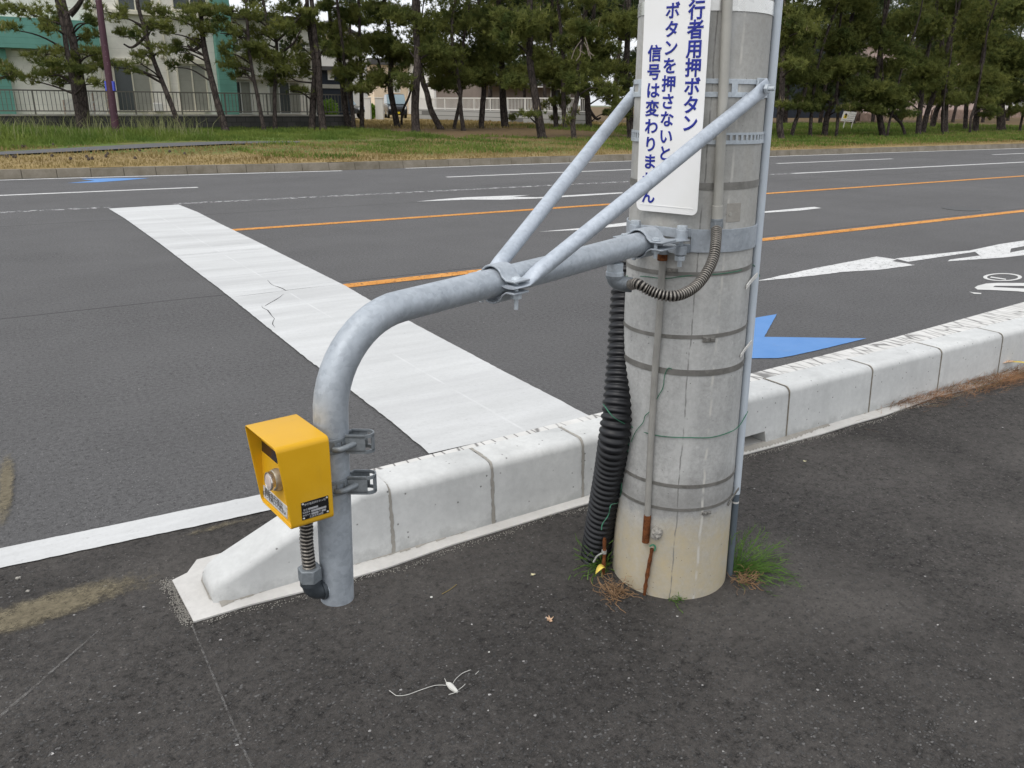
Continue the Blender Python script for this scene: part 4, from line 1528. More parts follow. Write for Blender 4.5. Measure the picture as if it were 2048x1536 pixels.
# instruction plate
q = [onp(524, 972), onp(575, 1007), onp(575.5, 1046), onp(525, 1006)]
w0 = np.mean([(q[0] - oP) @ wB, (q[3] - oP) @ wB]); w1 = min(np.mean([(q[1] - oP) @ wB, (q[2] - oP) @ wB]), WB - .005)
v0 = np.mean([(q[2] - oP) @ vP, (q[3] - oP) @ vP]); v1 = np.mean([(q[0] - oP) @ vP, (q[1] - oP) @ vP])
v0 = max(v0, (B(pan(ZB_), 0, ZB_) - oP) @ vP + .008)
mb = MB()
mb.obox(Q((w0 + w1) / 2, (v0 + v1) / 2, .0004), wB * (w1 - w0) / 2, vP * (v1 - v0) / 2, nP * .0007)
ip = mb.build("instruction_plate", M["plate"], bx, bevel=.0004)
ww_, hh_ = w1 - w0, v1 - v0
text_mesh("lettering", "横断歩行者は", ww_ * .118, Q((w0 + w1) / 2, v0 + hh_ * .66, .0014), wB, vP, nP, M["letter_dark"], ip)
text_mesh("lettering", "ボタンを押してください", ww_ * .083, Q((w0 + w1) / 2, v0 + hh_ * .33, .0014), wB, vP, nP, M["letter_dark"], ip)
for a in (w0 + .003, w1 - .003):
    for b in (v0 + .003, v1 - .003):
        mb = MB(); s_ = Q(a, b, .0008)
        mb.tube([s_, s_ + nP * .0012, s_ + nP * .0018], [.0019, .0017, .0006], 10)
        mb.build("screw", M["screw"], ip)
# rating plate on the right cheek
cR = B(-.08, WB, .8)
def onr(px, py): return atp(px, py, cR, wB)
q = [onr(601.7, 1008), onr(656, 989), onr(658, 1024.5), onr(604.5, 1041)]
s0 = np.mean([(q[0] - pB) @ dS, (q[3] - pB) @ dS]); s1 = np.mean([(q[1] - pB) @ dS, (q[2] - pB) @ dS])
z1 = np.mean([q[0][2], q[1][2]]); z0 = np.mean([q[2][2], q[3][2]])
s1 = min(s1, -.046); z0 = max(z0, ZB_ + .006)
T_ = lambda s, z, l=0: B(s, WB + l, z)
mb = MB(); mb.obox(T_((s0 + s1) / 2, (z0 + z1) / 2, .0004), dS * (s1 - s0) / 2, UP * (z1 - z0) / 2, wB * .0006)
rp = mb.build("rating_plate", M["blackplate"], bx, bevel=.0003)
ws, hs_ = s1 - s0, z1 - z0
rows = [("歩行者用押ボタン箱", .5, .84, .088), ("型式", .14, .55, .08), ("製造番号", .17, .40, .07), ("製造年月", .17, .25, .07), ("年", .66, .25, .07), ("交通信号機器", .52, .09, .085)]
for t_, a, b, sz in rows:
    text_mesh("lettering", t_, ws * sz, T_(s0 + ws * a, z0 + hs_ * b, .0012), dS, UP, wB, M["letter_pale"], rp)
mb = MB()
for a0, a1_, b in ((.24, .60, .56), (.34, .90, .40), (.34, .60, .24), (.72, .88, .24)):
    mb.obox(T_(s0 + ws * (a0 + a1_) / 2, z0 + hs_ * b, .0011), dS * ws * (a1_ - a0) / 2, UP * hs_ * .055, wB * .0002)
mb.build("blank_field", M["letter_pale"], rp)
for a in (s0 + .003, s1 - .003):
    for b in (z0 + .003, z1 - .003):
        mb = MB(); s_ = T_(a, b, .0008)
        mb.tube([s_, s_ + wB * .0012, s_ + wB * .002], [.0023, .002, .0007], 10)
        mb.build("screw", M["screw"], rp)
# cable gland, ribbed hose and elbow back into the pipe
gA = B(-.070, .006, ZB_ + .001)
tgt = atz(607, 1166, zcam(gA))
mb = MB()
mb.tube([gA, gA - UP * .018, gA - UP * .023], [.0185, .0185, .0155], 22)
mb.build("cable_gland", M["fitting"], bx, bevel=.001)
hb = pB + dS * -.071 + wB * .006 + UP * .629
hose_obj("ribbed_hose", smoothpath([gA - UP * .016, gA - UP * .05 - dS * .001, (gA + hb) / 2 - dS * .002, hb + UP * .01], 8), .0128, .0074, bx, depth=.26)
mb = MB()
for (z0_, z1_, r0_) in ((.644, .616, .0225),):
    a, b = hb.copy(), hb.copy(); a[2], b[2] = z0_, z1_
    mb.tube([a, b], r0_, 6)
mb.build("gland_nut", M["fitting"], bx, bevel=.002)
a = hb.copy(); a[2] = .618
tgt = aA + aD * (sv + .012); tgt[2] = .584
dv = unit(V(tgt[0] - a[0], tgt[1] - a[1], 0))
mb = MB()
mb.tube([a, a - UP * .010], .0195, 22)
mb.tube(smoothpath([a - UP * .006, a - UP * .018 + dv * .003, a - UP * .027 + dv * .011, a - UP * .031 + dv * .022], 5), .0178, 20)
e1 = a - UP * .031 + dv * .022
mb.tube([e1 - dv * .003, e1 + dv * .004], .0205, 22)
mb.build("elbow", M["darkelbow"], bx, bevel=.0008)
mb = MB()
mb.tube([e1 + dv * .004, e1 + dv * .006], .018, 22)
mb.tube([e1 + dv * .005, tgt * V(1, 1, 0) + V(0, 0, e1[2])], .0195, 22)
mb.build("inlet_stub", M["lightfit"], arm)

# two band clamps hold the box to the pipe
def clamp(zc_):
    c = aA + aD * (sv + .006); c = V(c[0], c[1], zc_)
    r = .0326
    mb = MB()
    def rg(z, h, t, a0=0, a1=2 * math.pi, n=36):
        vs, fs = [], []
        for i in range(n + 1):
            a = a0 + (a1 - a0) * i / n
            d = V(math.cos(a), math.sin(a), 0)
            for dz, o in ((-h / 2, 0), (-h / 2, t), (h / 2, t), (h / 2, 0)):
                vs.append(c + d * (r + o) + UP * (z + dz - zc_))
        for i in range(n):
            for q in range(4):
                fs.append((i * 4 + q, (i + 1) * 4 + q, (i + 1) * 4 + (q + 1) % 4, i * 4 + (q + 1) % 4))
        fs += [(0, 1, 2, 3), (n * 4 + 3, n * 4 + 2, n * 4 + 1, n * 4)]
        mb.add(vs, fs)
    rg(zc_ + .011, .006, .0026); rg(zc_ - .011, .006, .0026)
    for i in range(14):
        a = i * 2 * math.pi / 14 + .1
        rg(zc_, .018, .0024, a, a + .2, 3)
    mb.build("clamp_band", M["fitting"], arm, bevel=.0006)
    # looped tail with its draw bolt, on the side away from the box
    cl = c + (RH * .985 + VH * .0) * (r + .001)
    x, y = RH, unit(V(RH[1], -RH[0], 0)) * 1.0               # y away from or toward the viewer
    mb = MB()
    L, hw = .048, .0145
    outline = [(0, hw), (L - hw, hw)] + [(L - hw + hw * math.cos(R_(90 - 18 * k)), hw * math.sin(R_(90 - 18 * k))) for k in range(11)] + [(.006, -hw), (0, -hw * .3)]
    for i in range(len(outline) - 1):
        p0, p1 = (cl + x * q[0] + y * q[1] for q in (outline[i], outline[i + 1]))
        d = p1 - p0
        n = unit(np.cross(d, UP))
        for dz in (.015, -.015):
            mb.obox((p0 + p1) / 2 + UP * dz, d * .53, UP * .0032, n * .0014)
        if i in (0, 5, 6, 7, 8, 12, len(outline) - 2):
            mb.obox((p0 + p1) / 2, d * .53, UP * .015, n * .0014)
    mb.build("clamp_loop", M["fitting"], arm)
    mb = MB()
    fr = c + unit(VH * .75 + RH * .55) * (r + .004)
    mb.tube(smoothpath([fr - UP * .004 - RH * .004, fr + RH * .012 - UP * .002, cl + x * .020 - y * 0 + UP * .001 + VH * .010, cl + x * .031 + UP * .006]), .0055, 14)
    mb.build("draw_bolt", M["fitting"], arm)
    mb = MB()
    q = c - dS * (r + .006)
    mb.obox(q, dS * .007, wB * .018, UP * .022)
    mb.build("mounting_lug", M["fitting"], arm, bevel=.001)
clamp(.884)
clamp(.802)

# ================================================================== SMALL THINGS ROUND THE POLE'S FOOT
rng = np.random.default_rng(11)
def rod(pts, label):
    mb = MB()
    P = smoothpath(pts, 5)
    mb.tube(P, [.0058 + rng.uniform(-.0012, .0016) for _ in P], 9)
    return tag(mb.build("rusty_rod", M["rust"]), label, "iron rod")
q0 = gp(1288, 1188, .0)
rod([q0 - V(0, 0, .03), pole_hit(1291, 1172, .012), pole_hit(1297, 1135, .010), pole_hit(1304, 1098, .009)], "long thin rusty iron rod leaning on the front of the pole's tan base")
g_ = gp(1205, 1150)
rod([g_ - V(0, 0, .03), g_ + V(.003, .0, .06), g_ + V(.004, .004, .135)], "short rusty iron rod standing in the weeds beside the black tube")
mb = MB()
p = pole_hit(1304, 1096, .012)
mb.tube(smoothpath([p + RH * -.008 + UP * .006, p + RH * .002 + UP * .011, p + RH * .010 + UP * .004, p + RH * .008 - UP * .010], 5), .0026, 8)
tag(mb.build("wire_hook", M["wire"]), "bent end of green wire hooked on top of the long rusty rod", "wire")
mb = MB()
p = g_ + V(.004, .003, .085)
P = [p + VH * .007, p - RH * .012 - UP * .006 + VH * .006, p - RH * .024 - UP * .020, p - RH * .033 - UP * .040]
mb.tube(smoothpath(P, 6), .003, 7)
mb.tube([p - UP * .006, p + UP * .006], .0085, 12)
tag(mb.build("twisted_wire", M["greywire"]), "twisted grey wire end tied round the short rusty rod", "wire")
# clod of dry mud and roots stuck on the pole
def clod(name, c, r, m, label, cat, n=3, sq=(1, 1, 1)):
    bm = bmesh.new()
    bmesh.ops.create_icosphere(bm, subdivisions=n, radius=1)
    for v in bm.verts:
        k = 1 + rng.normal(0, .13)
        v.co = Vector((v.co.x * r * sq[0] * k, v.co.y * r * sq[1] * k, v.co.z * r * sq[2] * k))
    me = bpy.data.meshes.new(name)
    bm.to_mesh(me); bm.free()
    me.materials.append(m)
    o = bpy.data.objects.new(name, me)
    COL.objects.link(o)
    o.location = c
    return tag(o, label, cat)
clod("mud_clod", pole_hit(1314, 1066, .006), .0205, M["mud"] if "mud" in M else M["mortar"], "lump of dry mud and fibres stuck to the pole above the long rusty rod", "mud", sq=(1, .7, 1.05))

def blades(n, cfun, h, spread, wid, up=1.0, seg=3):
    T = []
    for i in range(n):
        c, d = cfun(i)
        L = h * rng.uniform(.5, 1.15)
        side = unit(np.cross(d, rng.normal(size=3)))
        p = np.array(c, float); dd = unit(d)
        prev = (p - side * wid, p + side * wid)
        for s in range(seg):
            dd = unit(dd + rng.normal(size=3) * spread + V(0, 0, -.10 if s else 0) * up)
            p = p + dd * L / seg
            p[2] = max(p[2], .007)
            w_ = wid * (1 - (s + 1) / seg * .85)
            cur = (p - side * w_, p + side * w_)
            T += [prev[0], prev[1], cur[1], prev[0], cur[1], cur[0]]
            prev = cur
    return np.array(T)
def weed(c, axis, n, h, label, spread=.22, dirs=None, wid=.0011, twig=True):
    T = []
    for i in range(n):
        d0 = unit(np.array(axis) + rng.normal(size=3) * (.42 if dirs is None else dirs))
        d0[2] = abs(d0[2]) + .08
        p = np.array(c) + V(rng.normal() * .012, rng.normal() * .012, 0)
        L = h * rng.uniform(.45, 1.1)
        stem = [p]
        dd = d0
        for s in range(6):
            dd = unit(dd + rng.normal(size=3) * .20 + V(0, 0, -.09))
            stem.append(stem[-1] + dd * L / 6)
            stem[-1][2] = max(stem[-1][2], .008)
        for a, b in zip(stem[:-1], stem[1:]):
            s_ = unit(np.cross(b - a, rng.normal(size=3))) * wid
            T += [a - s_, a + s_, b + s_, a - s_, b + s_, b - s_]
            if twig:
                for _ in range(3):
                    td = unit(unit(b - a) * .9 + rng.normal(size=3) * .55)
                    e = b + td * L * rng.uniform(.08, .20)
                    e[2] = max(e[2], .006)
                    s2 = unit(np.cross(td, rng.normal(size=3))) * wid * .7
                    T += [b - s2, b + s2, e]
    o = tri_mesh("weed_tuft", np.array(T), M["horsetail"])
    return tag(o, label, "weed")
weed(gp(1468, 1140), RH * .9 + V(0, 0, .40), 90, .20, "bushy bright green horsetail weed spreading to the right of the pole's foot", dirs=.55)
weed(gp(1208, 1132), -RH * .35 + V(0, 0, .8) + VH * .3, 70, .14, "green weed tuft between the black tube and the pole", dirs=.5, twig=False, wid=.0014)
weed(gp(1345, 1200), VH * .8 + RH * .5 + V(0, 0, .4), 12, .055, "tiny green weed sprig at the front of the pole's foot", dirs=.35)
def roots(c, axis, n, h, label, sp=.5):
    mb = MB()
    for i in range(n):
        d = unit(np.array(axis) + rng.normal(size=3) * .8); d[2] = abs(d[2]) * .35
        p = np.array(c) + V(rng.normal() * .018, rng.normal() * .014, .005)
        P = [p]
        for s in range(7):
            d = unit(d + rng.normal(size=3) * sp); 
            q = P[-1] + d * h / 7 * rng.uniform(.6, 1.2)
            q[2] = min(max(q[2], .006), .045)
            P.append(q)
        mb.tube(smoothpath(P, 3), rng.uniform(.0005, .0012), 4)
    return tag(mb.build("root_tangle", M["root"]), label, "dry roots")
roots(gp(1232, 1188), -RH * .4 + VH * .5, 70, .10, "tangle of dry brown roots on the asphalt left of the pole's front")
roots(gp(1487, 1163), RH * .4 + VH * .2, 46, .075, "flat mat of reddish brown roots under the horsetail weed")
def leaf(c, u, L, w_, m, label, cat="leaf", tip=.2, z=.012):
    u = unit(u); v = np.cross(UP, u)
    mb = MB()
    n = 9
    vs, fs = [], []
    for i in range(n):
        t = i / (n - 1)
        ww_ = w_ * math.sin(math.pi * min(1, t * .96 + .03)) ** .8
        up2 = z + .010 * math.sin(t * 2.5) * tip * 4
        ctr = np.array(c) + u * L * (t - .5)
        vs += [ctr - v * ww_ + UP * (up2 + .003), ctr + UP * up2, ctr + v * ww_ + UP * (up2 + .0045)]
    for i in range(n - 1):
        for k in range(2):
            fs.append((i * 3 + k, i * 3 + k + 1, i * 3 + k + 4, i * 3 + k + 3))
    mb.add(vs, fs)
    o = mb.build("fallen_leaf", m, smooth=2)
    s_ = o.modifiers.new("thickness", 'SOLIDIFY'); s_.thickness = .0006
    return tag(o, label, cat)
leaf(gp(1200, 1158) + UP * .008, RH * .9 - VH * .35, .034, .012, M["yleaf"], "small yellow leaf lying by the short rusty rod", tip=.6)
leaf(gp(2032, 748) + UP * .03, V(.55, -.85, 0), .13, .011, M["yleaf"], "long narrow yellow leaf lying highest on the needle litter", tip=.3, z=.03)
leaf(gp(2010, 747) + UP * .03, V(.9, -.3, 0), .12, .013, M["tan"], "tan dead leaf beside the long yellow leaf on the litter", tip=.3, z=.03)
leaf(gp(1952, 760) + UP * .02, V(1, .15, 0), .10, .007, M["yleaf"], "thin yellow leaf at the left end of the needle litter", tip=.2, z=.02)
# pine needle litter on the footing at the right
def litter(px, n, name="needle_litter"):
    T = []
    for x, y, sx, sy, k in px:
        c0 = gp(x, y, .012)
        for i in range(int(n * k)):
            p = c0 + V(rng.normal() * sx, rng.normal() * sy, 0)
            p[1] = min(p[1], 2.293)
            p[2] = .0115 + abs(rng.normal()) * .012
            a = rng.normal() * .55 + .1
            d = V(math.cos(a), math.sin(a), rng.normal() * .10)
            L = rng.uniform(.05, .11)
            s_ = V(-d[1], d[0], 0) * .0011
            q = p + d * L; q[1] = min(q[1], 2.297); q[2] = max(q[2], .011)
            T += [p - s_, p + s_, q]
    return np.array(T)
o = tri_mesh("needle_litter", litter([(1870, 795, .18, .018, 1), (1815, 803, .10, .02, .5), (1900, 778, .22, .012, .8), (1995, 762, .26, .035, 2.4), (2045, 752, .35, .045, 3), (2090, 735, .5, .05, 3)], 260), M["dryneedle"])
tag(o, "dry brown pine needles piled along the kerb at the right", "pine needles", kind='stuff')
o = tri_mesh("needle_litter", np.concatenate([litter([(2020, 752, .35, .035, 2.0), (2080, 738, .4, .04, 2)], 60)]), M["dry"])
tag(o, "straw-coloured dry stalks among the needle pile", "dry stalks", kind='stuff')
# scraps on the pavement
def scrap_string():
    mb = MB()
    z = .0065
    g = lambda x, y: gp(x, y, z)
    body = [g(893, 1366), g(899, 1370), g(906, 1377), g(915, 1384)]
    mb.tube(smoothpath(body, 5), [.002 + .006 * math.sin(math.pi * (i + .6) / 17) for i in range(16)], 9)
    for pts in ([(895, 1371), (870, 1371.5), (840, 1381), (815, 1390), (795, 1392), (787, 1388), (778, 1381)],
                [(906, 1367), (912, 1358), (925, 1347), (942, 1340)], [(917, 1380), (925, 1374), (931, 1368)], [(951, 1349), (958, 1342)], [(893, 1366), (889, 1357)], [(913, 1385), (903, 1388), (897, 1390)]):
        P = smoothpath([g(*p) + UP * .001 for p in pts], 5)
        mb.tube(P, [.0008] * (len(P) - 1) + [.0004], 5)
    return tag(mb.build("string_scrap", M["stringw"]), "white fibrous scrap with long trailing threads on the pavement", "string")
scrap_string()
def petals(px, m, n, r, label, name="flower_scrap"):
    mb = MB()
    c = gp(*px, .006)
    for i in range(n):
        a = 2 * math.pi * i / n + rng.uniform(-.3, .3)
        d = V(math.cos(a), math.sin(a), rng.uniform(.1, .8)); t = V(-math.sin(a), math.cos(a), 0)
        L = r * rng.uniform(.6, 1.2)
        mb.tube([c + UP * .002, c + d * L * .55, c + d * L], [r * .22, r * .16, .0004], 5)
    mb.tube([c, c + UP * .004], [r * .35, r * .25], 8)
    return tag(mb.build(name, m, smooth=1), label, "plant scrap")
petals((1100, 1241), M["tan"], 9, .014, "small tan curled flower scrap on the pavement left of the pole")
petals((1066, 1150), M["pale"], 6, .008, "tiny pale yellow flower scrap on the pavement between hanging pipe and tube")
petals((1609, 923), M["pale"], 6, .009, "tiny pale star-shaped scrap on the pavement to the right of the pole")
mb = MB()
mb.tube(smoothpath([gp(884, 1188, .006), gp(900, 1179, .007), gp(913, 1169, .007)], 4), .0013, 5)
tag(mb.build("straw_piece", M["dry"]), "single straw-coloured stalk lying on the pavement right of the hanging pipe", "straw")
def pebbles(px, r, m, label):
    return clod("pebble", gp(*px, .004 + r * .4), r, m, label, "pebble", 2, (1, .8, .6))
pebbles((863, 1194), .0045, M["stringw"], "small white chip on the pavement next to the straw stalk")
pebbles((36, 1156), .008, M["mortar"], "largest grey pebble on the dark asphalt at the photo's left edge")
pebbles((55, 1182), .006, M["mortar"], "flat grey pebble just below the largest pebble at the left edge")
pebbles((978, 1304), .003, M["stringw"], "tiny white chip on the pavement above the fibrous scrap")
# stones showing in the asphalt, far too many to count
def stones(name, n, pyr, keep, rmin, rmax, tones, flat, label, z0):
    px = rng.uniform(-40, 2090, n); py = rng.uniform(*pyr, n)
    P = np.array([gp(x, y, z0) for x, y in zip(px, py)])
    P = P[keep(P)]
    n = len(P)
    r = rmin + (rmax - rmin) * rng.uniform(0, 1, n) ** 2.4
    k = 5
    a0 = rng.uniform(0, 6.28, n)
    st = rng.uniform(.6, 1, n)
    V_ = []
    ang = a0[:, None] + np.arange(k) * 2 * math.pi / k + rng.normal(size=(n, k)) * .25
    rad = r[:, None] * rng.uniform(.7, 1.15, (n, k))
    cx, cy = rad * np.cos(ang), rad * np.sin(ang) * st[:, None]
    ring_ = np.stack([P[:, 0, None] + cx, P[:, 1, None] + cy, np.full((n, k), z0)], 2)
    top = P + np.stack([rng.normal(size=n) * r * .25, rng.normal(size=n) * r * .25, r * flat * rng.uniform(.5, 1.3, n)], 1)
    T = np.stack([ring_, np.roll(ring_, -1, 1), np.repeat(top[:, None], k, 1)], 2).reshape(-1, 3)
    o = tri_mesh(name, T, M["stones"])
    u = rng.uniform(0, 1, n)
    tone = np.interp(u, [0, tones[0], tones[0] + .001, tones[1], tones[1] + .001, 1], [.028, .065, .065, .12, .18, .42])
    at = o.data.attributes.new("tone", 'FLOAT', 'POINT')
    at.data.foreach_set("value", np.repeat(tone, k * 3).astype(np.float32))
    return tag(o, label, "stones", kind='stuff')
m = Mat("asphalt_stones", .75, 0, .35)
at = m.n("Attribute", attribute_name="tone")
m.color(m.mix(1.0, m.mix(at.outputs["Fac"], (0, 0, 0), (1, 1, 1)), (1, .965, .93), 'MULTIPLY'))
M["stones"] = m.m
def on_walk(P):
    return ~((P[:, 1] > 2.2) & (P[:, 0] > .32)) & (np.hypot(P[:, 0] - 1.75, P[:, 1] - 1.72) > .2) & (P[:, 1] < 2.84)
stones("asphalt_stones", 46000, (840, 1560), on_walk, .0009, .0058, (.80, .994), .40, "stones showing in the dark pavement asphalt", .0045)
def on_road(P):
    return (P[:, 1] > 3.1) & ~((P[:, 0] > 1.45) & (P[:, 0] < 2.6)) & ~((P[:, 0] > 2.6) & (P[:, 0] < 5.2) & (P[:, 1] < 4.2))
stones("asphalt_stones", 15000, (440, 1120), on_road, .0012, .0050, (.35, .93), .4, "pale stones showing in the road asphalt", .0012)
# crumbled gravel edge where the asphalt meets the footing
T = []
edge = [gp(338, 1165), gp(352, 1180), gp(362, 1200), gp(372, 1225), gp(384, 1248)]
for i in range(900):
    t = rng.uniform(0, 4); k = int(min(3, t)); p = edge[k] + (edge[k + 1] - edge[k]) * (t - k)
    p = p + V(rng.normal() * .012 - .008, rng.normal() * .012, .006)
    r = rng.uniform(.001, .0032)
    T += [p + V(r, 0, 0), p + V(-r * .5, r * .8, 0), p + V(0, 0, r * 1.3), p + V(-r * .5, r * .8, 0), p + V(-r * .5, -r * .8, 0), p + V(0, 0, r * 1.3), p + V(-r * .5, -r * .8, 0), p + V(r, 0, 0), p + V(0, 0, r * 1.3)]
for i in range(2600):
    x = rng.uniform(.35, 5.6)
    p = V(x, 2.222 + .012 * math.sin(x * 5) + .008 * math.sin(x * 17) - abs(rng.normal()) * .014, .006)
    r = rng.uniform(.001, .0028)
    T += [p + V(r, 0, 0), p + V(-r * .5, r * .8, 0), p + V(0, 0, r * 1.3), p + V(-r * .5, r * .8, 0), p + V(-r * .5, -r * .8, 0), p + V(0, 0, r * 1.3), p + V(-r * .5, -r * .8, 0), p + V(r, 0, 0), p + V(0, 0, r * 1.3)]
tag(tri_mesh("gravel_edge", np.array(T), M["mortar"]), "crumbled gravel along the edge of the concrete footing", "gravel", kind='stuff')

# ================================================================== FAR SIDE: BUILDINGS
def fx(px, py, Y):
    return atp(px, py, V(0, Y, 0), V(0, 1, 0))
def pbox(name, x0, y0, x1, y1, Y, dep, m, parent, bevel=0.0, zb=None):     # a box whose front face covers these photo corners at distance Y
    ym = (y0 + y1) / 2
    a, b = fx(x0, ym, Y), fx(x1, ym, Y)
    xm = (x0 + x1) / 2
    zt, zl = fx(xm, y0, Y)[2], fx(xm, y1, Y)[2]
    if zb is not None: zl = zb
    mb = MB()
    mb.box(a[0], b[0], Y, Y + dep, zl, zt)
    return mb.build(name, m, parent, bevel=bevel, smooth=0)
def bwindow(parent, x0, y0, x1, y1, Y, panes, frame=None, t=.05, name="window"):
    a, b = fx(x0, (y0 + y1) / 2, Y), fx(x1, (y0 + y1) / 2, Y)
    zt, zl = fx((x0 + x1) / 2, y0, Y)[2], fx((x0 + x1) / 2, y1, Y)[2]
    mb = MB()
    for (p0, p1, q0, q1) in ((a[0], b[0], zt - t, zt), (a[0], b[0], zl, zl + t), (a[0], a[0] + t, zl + t, zt - t), (b[0] - t, b[0], zl + t, zt - t)):
        mb.box(p0, p1, Y - .06, Y + .02, q0, q1)
    k = len(panes)
    for i in range(1, k):
        x = a[0] + (b[0] - a[0]) * i / k
        mb.box(x - t / 2, x + t / 2, Y - .05, Y + .02, zl + t, zt - t)
    f = mb.build(name, frame or M["ivory"], parent, smooth=0)
    for i, pm in enumerate(panes):
        mb = MB()
        mb.box(a[0] + (b[0] - a[0]) * i / k + t * .5, a[0] + (b[0] - a[0]) * (i + 1) / k - t * .5, Y - .02, Y + .01, zl + t, zt - t)
        mb.build("pane", pm, f, smooth=0)
    return f
YA = 41.0
apt = empty("apartment_building", fx(220, 200, YA) * V(1, 1, 0) + V(0, 0, .3), "cream apartment building with green bands behind the bronze railing", "building")
pbox("wall", -420, -200, 452, 228, YA, 9, M["cream"], apt, zb=.2)
pbox("corner_panel", -420, 90, 21, 228, YA - .3, .3, M["green"], apt, zb=.2)
pbox("green_panel", -420, 26, 196, 90, YA - .75, .75, M["green"], apt)
pbox("corner_panel", 424, -200, 459, 228, YA - .35, 3, M["green"], apt, zb=.2)
pbox("soffit_wall", 22, 90.5, 195, 104, YA - .1, .1, M["beige"], apt)
pbox("ledge", 205, 24, 424, 31, YA - .35, .35, M["ivory"], apt)
bwindow(apt, 230, 128, 303, 223, YA, [M["pane"], M["curtain"]])
bwindow(apt, 357, 129, 415, 223, YA, [M["curtain"], M["curtain"]])
pbox("shutter_box", 355, 118, 417, 128, YA - .14, .14, M["ivory"], apt, .01)
pbox("shutter_box", 228, 117, 305, 127, YA - .14, .14, M["ivory"], apt, .01)
bwindow(apt, 230, -70, 300, 22, YA, [M["pane"], M["pane"]])
bwindow(apt, 340, -70, 410, 22, YA, [M["pane"], M["pane"]])
for x_ in (200, 332):
    mb = MB(); q = fx(x_, 120, YA); mb.tube([V(q[0], YA - .08, .3), V(q[0], YA - .08, 9)], .045, 10); mb.build("downpipe", M["ivory"], apt)
pbox("vent_cap", 322, 112, 328, 117, YA - .12, .12, M["beige"], apt, .02)
pbox("air_conditioner", 309, 206, 327, 224, YA - .6, .35, M["whitemetal"], apt, .03)
pbox("porch_step", 300, 224, 410, 229, YA - .5, .5, M["ivory"], apt)
YB = 45.0
ap2 = empty("apartment_building", fx(540, 200, YB) * V(1, 1, 0) + V(0, 0, .3), "set-back white apartment wing with small balcony rails behind slim pines", "building")
pbox("wall", 440, 40, 627, 232, YB, 8, M["cream"], ap2, zb=.2)
pbox("roof", 436, 30, 632, 41, YB - .4, 8.6, M["roof"], ap2)
pbox("ledge", 456, 108, 627, 115, YB - .4, .4, M["ivory"], ap2)
pbox("lintel", 458, 151, 606, 160, YB - .25, .25, M["beige"], ap2)
for (a, b, c_, d_) in ((461, 78, 493, 106), (556, 86, 574, 110), (600, 84, 622, 112)):
    f = bwindow(ap2, a, b, c_, d_, YB, [M["pane"], M["curtain"]], M["whitemetal"])
    for yy in (.35, .68):
        y_ = b + (d_ - b) * yy
        pbox("balcony_rail", a - 3, y_, c_ + 3, y_ + 1.4, YB - .35, .05, M["whitemetal"], ap2)
bwindow(ap2, 461, 162, 503, 228, YB, [M["pane"], M["curtain"]], M["whitemetal"])
bwindow(ap2, 538, 164, 600, 228, YB, [M["curtain"], M["pane"], M["curtain"]], M["whitemetal"])
YC = 62.0
h3 = empty("gable_house", fx(672, 200, YC) * V(1, 1, 0) + V(0, 0, .3), "white gabled house with a pale green shuttered window, seen between pines", "house")
a, b = fx(600, 160, YC), fx(735, 160, YC)
zt, ze = fx(672, 48, YC)[2], fx(672, 78, YC)[2]
mb = MB(); mb.prism([V(a[0], YC, .2), V(b[0], YC, .2), V(b[0], YC, ze), V((a[0] + b[0]) / 2, YC, zt), V(a[0], YC, ze)], V(0, 1, 0), 9)
mb.build("wall", M["whitewall"], h3, smooth=0)
mb = MB()
xm = (a[0] + b[0]) / 2
for s, x in ((-1, a[0]), (1, b[0])):
    e0, e1 = V(x + s * .5, YC - .5, ze - .25), V(xm, YC - .5, zt + .12)
    mb.prism([e0, e1, e1 + V(0, 10, 0), e0 + V(0, 10, 0)], V(0, 0, 1), .15)
mb.build("roof", M["roof"], h3, smooth=0)
bwindow(h3, 676, 88, 702, 119, YC, [M["green"]], M["whitemetal"])
YK = 50.0
kb = empty("dark_shed", fx(672, 200, YK) * V(1, 1, 0) + V(0, 0, .3), "dark grey shed with one square white window, behind the railing's right end", "shed")
pbox("wall", 643, 140, 706, 232, YK, 3, M["navy"], kb, zb=.2)
pbox("roof", 640, 133, 710, 141, YK - .3, 3.6, M["roof"], kb)
bwindow(kb, 655, 140.5, 667, 160, YK, [M["whitewall"]], M["whitemetal"], .04)
pbox("pale_band", 645, 169, 704, 177, YK - .05, .05, M["conduit"], kb)
YD = 84.0
h4 = empty("cream_house", fx(800, 210, YD) * V(1, 1, 0) + V(0, 0, .3), "pale cream house behind the black car and white gate posts", "house")
pbox("wall", 748, 130, 868, 225, YD, 9, M["creamwall"], h4, zb=.2)
pbox("roof", 742, 118, 874, 131, YD - .6, 10, M["roof"], h4)
bwindow(h4, 775, 160, 800, 186, YD, [M["pane"], M["curtain"]], M["whitemetal"], .1)
bwindow(h4, 830, 160, 850, 186, YD, [M["pane"], M["curtain"]], M["whitemetal"], .1)
h5 = empty("white_house", fx(905, 200, 78) * V(1, 1, 0) + V(0, 0, .3), "bright white house wall glimpsed behind the parked silver cars", "house")
pbox("wall", 868, 120, 958, 222, 78, 9, M["whitewall"], h5, zb=.2)
pbox("roof", 860, 106, 966, 121, 77.4, 10, M["roof"], h5)
bwindow(h5, 890, 170, 912, 200, 78, [M["pane"], M["curtain"]], M["whitemetal"], .1)
h6 = empty("brown_house", fx(1030, 200, 60) * V(1, 1, 0) + V(0, 0, .3), "low brown house with dark roof behind the white mesh fence", "house")
pbox("wall", 965, 168, 1150, 232, 60, 8, M["brownwall"], h6, zb=.2)
mb = MB()
a, b = fx(955, 168, 59.3), fx(1162, 168, 59.3)
zt, ze = fx(1060, 120, 59.3)[2], fx(1060, 169, 59.3)[2]
